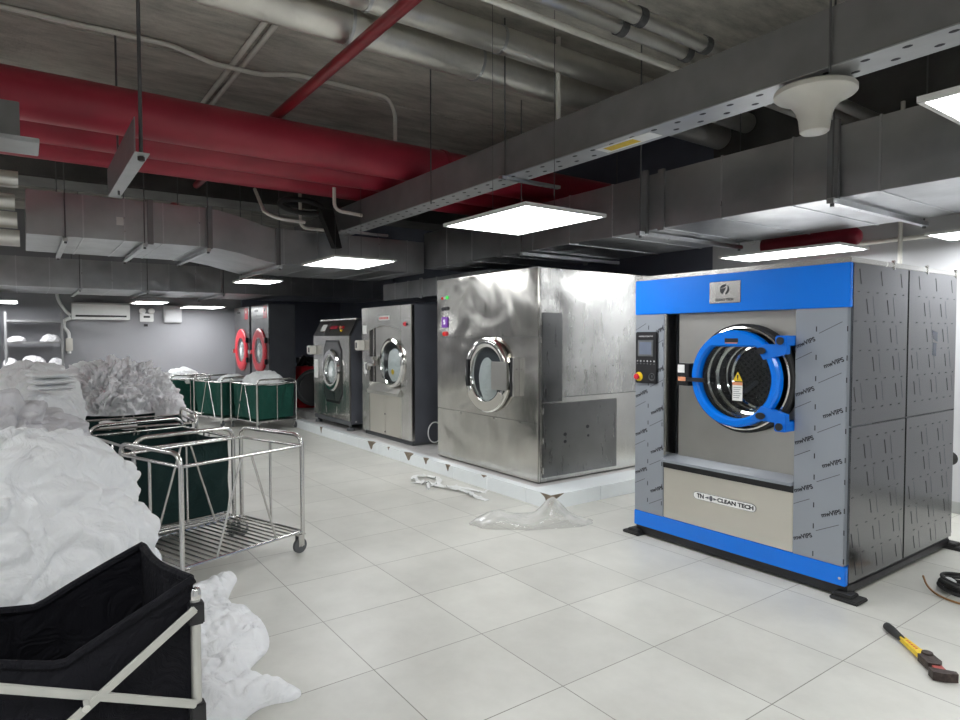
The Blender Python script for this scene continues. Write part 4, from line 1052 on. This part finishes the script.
# ------------------------------------------------------------------ far wall fittings
ac = thing('air_conditioner', 'white split air conditioner high on the far grey wall', 'air conditioner', (XW, 1.29, 1.87))
b = MB(); b.prism([(0, .0), (.20, .0), (.235, .05), (.235, .30), (.20, .335), (0, .335)], (0, -.50, 0), (1,0,0), (0,0,1), (0, 1.0, 0)); b.build('casing', 'white_plastic', ac, 20)
MB().box(.15, .2365, -.44, .44, .05, .085).build('air_outlet', 'black', ac, 0)
MB().box(.2355, .25, -.47, .47, .0, .045, .005).build('louvre', 'white_plastic', ac)
el = thing('emergency_light', 'twin-headed white emergency light on the far wall right of the air conditioner', 'emergency light', (XW, 2.12, 1.84))
MB().box(0, .07, -.13, .13, 0, .17, .01).build('battery_box', 'white_plastic', el)
for s in (-1, 1):
    b = MB(); b.lathe([(1e-4, .12), (.055, .12), (.065, .10), (.05, .03), (.02, 0)], (0, s*.085, .22), 'x', 20); b.build('lamp_head', 'white_plastic', el)
b = MB(); b.box(.07, .075, -.06, .06, .08, .12); b.box(.0, .04, -.05, .02, -.10, -.05); b.build('dark_label', 'black', el, 0)
eb = thing('electrical_box', 'pale flat electrical box on the far wall, right of the emergency light', 'electrical box', (XW, 2.62, 1.83))
MB().box(0, .10, -.17, .17, 0, .36, .008).build('box_body', 'wall_light', eb)
MB().box(.10, .108, -.15, .15, .02, .34, .004).build('box_door', 'wall_light', eb)
pr_ = thing('pipe_run', 'white wrapped refrigerant pipes beside the air conditioner, running down the far wall', 'pipes', (XW+.06, .66, 0))
b = MB(); b.tube(rounded_path([(0, -.10, 2.6), (0, -.10, 2.25), (0, .06, 2.0), (0, .12, 1.95)], .15), .03, 10); b.build('upper_pipe', 'white_plastic', pr_)
b = MB(); b.tube(rounded_path([(0, .12, 1.9), (0, .0, 1.85), (0, .0, 1.70), (0, .08, 1.62), (0, .08, 1.2)], .08), .035, 10); b.build('lower_pipe', 'white_plastic', pr_)
MB().box(-.05, .05, .02, .14, 1.25, 1.50, .01).build('pipe_cover', 'cream_plastic', pr_)
# shelving rack
sr = thing('storage_rack', 'grey metal shelving rack against the far wall at the left edge', 'shelves', (-14.6, .19, 0))
for (x, y) in ((-.22, -.44), (.22, -.44), (-.22, .42), (.22, .42)):
    MB().box(x-.018, x+.018, y-.018, y+.018, 0, 1.98, .003).build('upright', 'tray', sr)
for z in (.35, .88, 1.40, 1.80): MB().box(-.24, .24, -.44, .42, z, z+.035, .003).build('shelf', 'tray', sr)
sr2 = thing('storage_rack', 'grey metal shelving rack cut off by the left edge beside the other rack', 'shelves', (-14.6, -.78, 0))
for (x, y) in ((-.22, -.44), (.22, -.44), (-.22, .42), (.22, .42)):
    MB().box(x-.018, x+.018, y-.018, y+.018, 0, 1.98, .003).build('upright', 'tray', sr2)
for z in (.35, .88, 1.40, 1.80): MB().box(-.24, .24, -.44, .42, z, z+.035, .003).build('shelf', 'tray', sr2)
heap('white_linen_bundle', 'small pale bundle on the left of the rack shelf', (-14.5, -.10, 1.436), .16, .15, .09, 'linen_grey', 80, .015, 8, .8, 60, 30)
heap('grey_linen_bundle', 'grey cloth bundle on the right of the rack shelf', (-14.5, .42, 1.436), .16, .15, .13, 'linen_grey', 83, .02, 8, .9, 60, 30)
heap('grey_linen_bundle', 'rounded grey bundle on the lower rack shelf, middle one', (-14.5, .15, .916), .17, .19, .26, 'linen_grey', 86, .015, 6, .7, 60, 30)
heap('grey_linen_bundle', 'rounded grey bundle on the lower rack shelf, at the right upright', (-14.5, .50, .916), .14, .12, .22, 'linen_grey', 89, .015, 6, .7, 60, 30)
heap('white_linen_bundle', 'pale bundle on the lower rack shelf at the left upright', (-14.5, -.2, .916), .15, .12, .22, 'linen_grey', 92, .015, 6, .7, 60, 30)

# ------------------------------------------------------------------ overhead services
def duct_x(name, label, x0, x1, y0, y1, z0, z1, step, parts=True, cat='air duct'):
    t = thing(name, label, cat, ((x0+x1)/2, (y0+y1)/2, z0)); L2, W_, H_ = (x1-x0)/2, (y1-y0)/2, z1-z0
    MB().box(-L2, L2, -W_, W_, 0, H_, .004).build('duct_body', 'galv', t)
    b = MB(); x = -L2+step
    while x < L2-.05:
        b.box(x-.006, x+.006, -W_-.006, W_+.006, -.006, H_+.006); x += step
    b.build('duct_seams', 'galv_light', t, 0)
    x = -L2+step*3
    while x < L2-.05:
        for s in (-1, 1): MB().box(x-.03, x+.03, s*W_-.022 if s < 0 else s*W_, s*W_ if s < 0 else s*W_+.022, -.02, H_+.02).build('duct_flange', 'galv', t, 0)
        x += step*4
    return t
def duct_y(name, label, x0, x1, y0, y1, z0, z1, step, cat='air duct', parts_only=None):
    t = thing(name, label, cat, ((x0+x1)/2, (y0+y1)/2, z0)); W_, L2, H_ = (x1-x0)/2, (y1-y0)/2, z1-z0
    MB().box(-W_, W_, -L2, L2, 0, H_, .004).build('duct_body', 'galv', t)
    b = MB(); y = -L2+step
    while y < L2-.05:
        b.box(-W_-.006, W_+.006, y-.006, y+.006, -.006, H_+.006); y += step
    b.build('duct_seams', 'galv_light', t, 0)
    return t
DZ0, DZ1 = 2.40, 2.86
duct_x('wide_duct', 'long wide galvanised duct running over the washers from the right edge', -7.3, 2.5, 4.32, 5.62, DZ0, DZ1, .55)
for x in (-3.62, -2.07): MB().box(x+2.4-.035, x+2.4+.035, -.684, -.652, -.03, DZ1-DZ0+.04).build('duct_flange', 'tray', bpy.data.objects['wide_duct'], 0)
# left duct along y with an offset drop
ld = thing('offset_duct', 'galvanised duct at upper left that dips in an S-bend before the wide duct', 'air duct', (-8.0, 2.8, 0))
b = MB(); xs0, xs1 = -.73, .73
path = [(-2.75, 2.47, 2.88), (-2.0, 2.47, 2.88), (-1.2, 2.47, 2.88), (-1.05, 2.46, 2.87), (-.85, 2.43, 2.83), (-.6, 2.37, 2.76), (-.45, 2.34, 2.74), (.2, 2.34, 2.74), (1.5, 2.34, 2.74)]
rings = []
for (y, za, zb) in path: rings.append([b.bm.verts.new(p) for p in ((xs0, y, za), (xs1, y, za), (xs1, y, zb), (xs0, y, zb))])
for A, B in zip(rings, rings[1:]):
    for k in range(4): b._quad([A[k], A[(k+1) % 4], B[(k+1) % 4], B[k]])
b._quad(rings[0]); b._quad(rings[-1]); b.build('duct_body', 'galv', ld, 30)
b = MB()
for y in (-2.3, -1.95, -1.6, -1.25): b.box(xs0-.006, xs1+.006, y-.006, y+.006, 2.464, 2.886)
for y in (-.35, .05, .45, .85, 1.25): b.box(xs0-.006, xs1+.006, y-.006, y+.006, 2.334, 2.746)
b.build('duct_seams', 'galv_light', ld, 0)
for y, za, zb in ((-1.72, 2.45, 2.9), (-1.15, 2.45, 2.9), (-.42, 2.32, 2.74)): MB().box(xs1, xs1+.03, y-.025, y+.025, za, zb).build('duct_flange', 'tray', ld, 0)
MB().box(xs1+.001, xs1+.003, -2.02, -1.95, 2.62, 2.70).build('duct_label', 'label', ld, 0)
duct_y('far_duct', 'galvanised duct crossing the far end of the room above the air conditioner', -13.7, -11.9, -3.0, 6.3, 2.29, 2.74, .42)
duct_x('short_duct', 'smaller galvanised duct behind the lamp, just above the middle washer', -9.15, -6.32, 4.66, 5.4, 2.08, 2.33, .4)

def trapeze(label, x0, x1, y, z, along='x'):
    t = thing('duct_hanger', label, 'duct hanger', (x0, y, z) if along == 'x' else (y, x0, z), 0, 'duct hangers')
    L_ = x1-x0
    P = (lambda a, h: (a, 0, h)) if along == 'x' else (lambda a, h: (0, a, h))
    b = MB(); b.bar(P(0, -.02), P(L_, -.02), .042, .035); b.build('cross_channel', 'galv_light', t, 0)
    for a in (.03, L_-.03):
        r = MB(); r.cyl(P(a, -.05), P(a, ZC-z), .006, 8); r.build('threaded_rod', 'rod', t)
        n = MB(); n.cyl(P(a, -.055), P(a, -.038), .013, 6); n.build('nut', 'rod', t)
for x, lab in ((-.3, 'channel hanger under the wide duct beyond the right edge'), (-2.05, 'channel hanger under the wide duct above the blue washer'), (-3.62, 'channel hanger under the wide duct above the dented steel washer'), (-5.2, 'channel hanger under the wide duct left of the big lit panel')):
    trapeze(lab, 4.22, 5.72, x, DZ0-.01, 'y')
for y, lab in ((.35, 'channel hanger under the offset duct nearest the left edge'), (1.02, 'channel hanger under the offset duct, middle one'), (1.62, 'channel hanger under the offset duct at its S-bend')):
    trapeze(lab, -8.8, -7.18, y, 2.45, 'x')
trapeze('channel hanger under the offset duct past its S-bend', -8.8, -7.18, 2.38, 2.32, 'x')
for y, lab in ((-.6, 'channel hanger under the far duct at the left edge'), (.75, 'channel hanger under the far duct above the shelving'), (1.7, 'channel hanger under the far duct above the emergency light'), (2.9, 'channel hanger under the far duct left of the dryers')):
    trapeze(lab, -13.8, -11.8, y, 2.285, 'x')

# cable trunk with perforated base
ct = thing('cable_trunking', 'long dark cable trunk with perforated bottom crossing the ceiling diagonally', 'cable trunk', (0, 3.08, 2.75))
MB().box(-8.7, 3.3, 0, .004, .01, .27).build('side_sheet', 'tray', ct, 0)
MB().box(-8.7, 3.3, .21, .214, .01, .12).build('rear_sheet', 'tray', ct, 0)
MB().box(-8.7, 3.3, 0, .214, .27, .276).build('cover_sheet', 'tray', ct, 0)
MB().box(-8.7, 3.3, -.004, .218, 0, .006).build('perforated_base', 'tray_light', ct, 0)
b = MB(); x = -8.6; k = 0
while x < 2.6:
    b.prism([(cos(a*pi/4)*.021, sin(a*pi/4)*.014) for a in range(8)], (x, .05 if k % 2 else .15, -.001), (1,0,0), (0,1,0), (0,0,.0009)); x += .085; k += 1
b.build('base_holes', 'ink', ct, 0)
MB().box(-3.05, -2.6, .05, .17, -.004, -.001).build('trunk_label', 'label', ct, 0)
MB().box(-3.0, -2.75, .07, .15, -.005, -.004).build('label_field', 'yellow', ct, 0)
for x in (-7.3, -5.05, -3.95, -1.5, .3): MB().cyl((x, -.015, -.03), (x, -.015, ZC-2.75-.001), .006, 8).build('threaded_rod', 'rod', ct)
for x in (-7.0, -3.95):
    b = MB(); b.box(x-.02, x+.02, -.06, .55, -.028, -.004); b.build('support_channel', 'galv_light', ct, 0)

# three big red pipes
for k, (x, lab) in enumerate(((-5.65, 'thick red pipe nearest the camera, top one of the three'), (-6.23, 'thick red pipe in the middle of the three'), (-6.79, 'thick red pipe farthest of the three, lowest in view'))):
    b = MB(); b.cyl((x, YS+.05, 3.24), (x, 6.2, 3.24), .178, 32)
    o = b.build('red_pipe', 'red_pipe', None); tag(o, lab, 'pipe', 'thick red pipes under the ceiling')
    b = MB(); b.lathe([(.178, -.02), (.188, -.02), (.188, .02), (.178, .02)], (x, 3.55, 3.24), 'y', 32); c = b.build('coupling', 'red_dark', o)
b = MB(); b.tube(rounded_path([(-7.35, YS+.1, 3.26), (-7.35, 1.0, 3.24), (-7.35, 3.0, 3.25)], .2), .04, 12)
tag(b.build('white_pipe', 'conduit', None), 'long white pipe tucked beneath the farthest thick red pipe', 'pipe')
b = MB(); b.tube([(3.2, 1.92, 3.48), (-11.2, 1.87, 3.48)], .042, 16); o = b.build('sprinkler_pipe', 'red_thin', None); tag(o, 'thin dark red sprinkler pipe slanting across the upper left ceiling', 'pipe')
b = MB(); b.cyl((-8.0, 1.88, 3.48), (-7.9, 1.88, 3.48), .052, 16); b.build('coupling', 'red_thin', o)
b = MB(); b.cyl((-3.6, 6.1, 2.40), (-2.76, 6.1, 2.40), .085, 20); b.lathe([(.085, .0), (.075, .04), (.045, .07), (1e-4, .08)], (-2.76, 6.1, 2.40), 'x', 20)
tag(b.build('red_header_pipe', 'red_pipe', None), 'short thick red pipe below the wide duct, by the back wall', 'pipe')
# foil ducts
for (x, z, r, lab) in ((-4.25, 3.70, .135, 'round silver foil pipe, lower of the pair near the ceiling'), (-3.93, 3.76, .10, 'round silver foil pipe, upper of the pair near the ceiling')):
    b = MB(); b.cyl((x, YS+.1, z), (x, 6.3, z), r, 28); o = b.build('foil_pipe', 'foil', None); tag(o, lab, 'pipe', 'silver pipes near the ceiling')
    for y in (-1.4, -.3, .8, 1.9, 3.0): MB().lathe([(r, -.012), (r+.006, -.012), (r+.006, .012), (r, .012)], (x, y, z), 'y', 28).build('joint_band', 'galv_light', o)
for (x, z, r, lab) in ((-2.66, 3.45, .05, 'slim insulated pipe wrapped in silver tape at upper right, left one'), (-2.81, 3.45, .05, 'slim insulated pipe wrapped in silver tape at upper right, right one')):
    b = MB(); b.tube([(x, YS+.1, z), (x, 6.35, z)], r, 16); o = b.build('insulated_pipe', 'foil', None); tag(o, lab, 'pipe', 'slim insulated pipes')
    for y in (3.1, 3.75, 4.3, 5.2): MB().lathe([(r, -.03), (r+.008, -.03), (r+.008, .03), (r, .03)], (x, y, z), 'y', 16).build('pipe_clamp', 'rod', o)
b = MB(); b.cyl((-3.02, YS+.1, 3.45), (-3.02, 6.35, 3.45), .022, 12); tag(b.build('white_conduit', 'conduit', None), 'straight white conduit between the silver pipes and the slim insulated pair', 'conduit')
# conduit pair along x and cross conduit
for k, lab in ((0, 'white conduit on the upper left slab, left one of the close pair'), (1, 'white conduit on the upper left slab, right one of the close pair')):
    y = 1.57+k*.082
    b = MB(); b.tube(rounded_path([(-4.75, y, 3.925), (-7.35, y, 3.925), (-7.5, y, 3.72), (-7.5, y, 3.5)], .08), .022, 12)
    tag(b.build('white_conduit', 'conduit', None), lab, 'conduit', 'conduit pair on the slab')
b = MB(); b.tube(rounded_path([(-5.9, YS, 3.925), (-5.9, .35, 3.925), (-5.85, 1.05, 3.92), (-5.94, 1.4, 3.885), (-5.94, 1.81, 3.885), (-5.85, 2.1, 3.925), (-5.85, 3.04, 3.925), (-5.85, 3.13, 3.79), (-5.85, 3.13, 3.5)], .08), .02, 10)
tag(b.build('white_conduit', 'conduit', None), 'thin white conduit crossing over the close pair on the slab', 'conduit')
b = MB(); b.tube(rounded_path([(-4.66, YS, 3.925), (-4.66, 1.2, 3.925), (-4.72, 1.64, 3.885), (-4.66, 2.2, 3.925), (-4.66, 4.7, 3.925)], .1), .022, 10)
tag(b.build('white_conduit', 'conduit', None), 'white conduit running along the silver pipes, beside the concrete beam', 'conduit')
for (pts, lab) in (([(-7.5, 2.2, 3.2), (-7.0, 2.15, 2.85), (-7.0, 2.3, 2.80), (-7.0, 2.6, 2.79)], 'thin bent conduit dropping from the red pipes to the offset duct'),
                   ([(-7.2, 2.62, 3.3), (-7.2, 2.62, 2.76), (-7.2, 3.02, 2.76)], 'white conduit dropping from the red pipes and bending right'),
                   ([(-6.5, 2.74, 3.1), (-6.5, 2.74, 2.86), (-6.5, 3.06, 2.84)], 'white conduit dropping beside the trunk and bending right'),
                   ([(-3.95, 3.62, ZC), (-3.95, 3.62, 2.9)], 'straight white conduit dropping from the slab behind the trunk')):
    b = MB(); b.tube(rounded_path(pts, .09), .019, 10); tag(b.build('white_conduit', 'conduit', None), lab, 'conduit')
b = MB(); b.tube(rounded_path([(-1.2, 6.34, 2.36), (XE-.1, 6.34, 2.42)], .1), .02, 10); b.cyl((-2.9, 6.34, 2.36), (-1.2, 6.34, 2.36), .02, 10)
tag(b.build('white_conduit', 'conduit', None), 'white conduit along the back wall above the blue washer', 'conduit')
b = MB(); b.cyl((-2.45, 6.30, 2.0), (-2.45, 6.30, 3.55), .018, 10); tag(b.build('white_conduit', 'conduit', None), 'upright white conduit on the back wall behind the blue washer', 'conduit')
# battens, boxes
lt = thing('steel_channel', 'short grey steel channel hanging under the red pipes at upper left', 'steel channel', (0,0,0))
MB().box(-6.25, -4.66, .612, .618, 2.70, 2.92).build('channel_web', 'tray', lt, 0)
MB().box(-6.25, -4.66, .612, .700, 2.694, 2.70).build('channel_flange', 'tray_light', lt, 0)
b = MB(); b.cyl((-4.74, .66, 2.66), (-4.74, .66, ZC), .012, 10); b.build('hanging_rod', 'rod', lt); b = MB(); b.cyl((-5.95, .66, 2.66), (-5.95, .66, ZC), .008, 10); b.build('hanging_rod', 'rod', lt)
b = MB(); b.cyl((-4.74, .66, 2.665), (-4.74, .66, 2.69), .022, 6); b.build('nut', 'rust', lt)
gb = thing('tray_section', 'grey cable tray section ending at the upper left edge', 'cable tray', (0,0,0))
MB().box(-4.62, -4.60, -1.6, .015, 2.62, 2.87, .003).build('tray_side', 'tray', gb)
MB().box(-4.62, -4.30, -1.6, .10, 2.575, 2.60, .003).build('tray_floor', 'tray_light', gb)
for k, (y, z) in enumerate(((-.10, 2.50), (-.12, 2.36), (-.11, 2.25), (-.10, 2.14))):
    b = MB(); b.cyl((-4.9, y-1.6, z-.02), (-4.9, y+.10, z-.02), .05, 18)
    tag(b.build('foil_wrapped_pipe', 'foil', None), ('topmost', 'second from top', 'third from top', 'lowest')[k]+' foil wrapped pipe ending at the upper left edge', 'pipe', 'foil pipes at the left edge')
# dark flexible hose above the offset duct
b = MB(); b.tube([(-7.0+.10*sin(a*.5), 2.55+.26*cos(a), 2.95+.07*sin(a)) for a in [k*.22 for k in range(26)]], .03, 10)
tag(b.build('flexible_hose', 'black_soft', None), 'loop of black flexible hose above the end of the offset duct', 'hose')
b = MB(); b.prism([(0,0), (.16,0), (.26,-.42), (.18,-.42)], (-7.05, 2.75, 2.95), (0,1,0), (0,0,1), (.12,0,0)); tag(b.build('hanging_flap', 'black_soft', None, 0), 'black sheet hanging by the hose where the two ducts meet', 'sheet')
# white mushroom-shaped fixture
mf = thing('ceiling_fixture', 'cream mushroom-shaped fixture hanging below the cable trunk at right', 'fixture', (-1.63, 3.19, 2.50))

mf.scale = (.80, .80, .94)
b = MB(); prof = [(1e-4, 0), (.070, 0), (.082, .008), (.086, .03), (.092, .075), (.108, .115), (.14, .155), (.19, .18), (.222, .19), (.232, .198), (.232, .218), (.225, .226), (1e-4, .226)]
b.lathe(prof, (0,0,0), 'z', 48); b.build('shell', 'cream_plastic', mf)
MB().cyl((0, 0, .226), (0, 0, .264), .05, 20).build('fixing_plate', 'rod', mf)

# ------------------------------------------------------------------ camera, light, view
cam = bpy.data.cameras.new('camera'); co = bpy.data.objects.new('camera', cam); COL.objects.link(co)
cam.sensor_width = 36; cam.lens = 639.22/960*36; cam.clip_end = 100; cam.clip_start = .05
yaw, pitch, roll = rad(-54.4367), rad(2.06), rad(-.1384)
F = V((sin(yaw)*cos(pitch), cos(yaw)*cos(pitch), -sin(pitch))); r_ = V((cos(yaw), -sin(yaw), 0)); u_ = r_.cross(F)
R2 = r_*cos(roll)+u_*sin(roll); U2 = -r_*sin(roll)+u_*cos(roll)
co.matrix_world = Matrix(((R2.x, U2.x, -F.x, 0), (R2.y, U2.y, -F.y, 0), (R2.z, U2.z, -F.z, 1.5033), (0,0,0,1)))
S.camera = co
w = bpy.data.worlds.new('world'); S.world = w; w.use_nodes = True
w.node_tree.nodes['Background'].inputs[0].default_value = (.5,.5,.5,1); w.node_tree.nodes['Background'].inputs[1].default_value = .05
S.view_settings.view_transform = 'Standard'; S.view_settings.look = 'None'; S.view_settings.gamma = 1; S.view_settings.use_curve_mapping = False
S.view_settings.exposure = .0
try:
    S.cycles.use_denoising = True; S.cycles.max_bounces = 10; S.cycles.diffuse_bounces = 6; S.cycles.transparent_max_bounces = 12; S.cycles.sample_clamp_indirect = 8
except Exception: pass
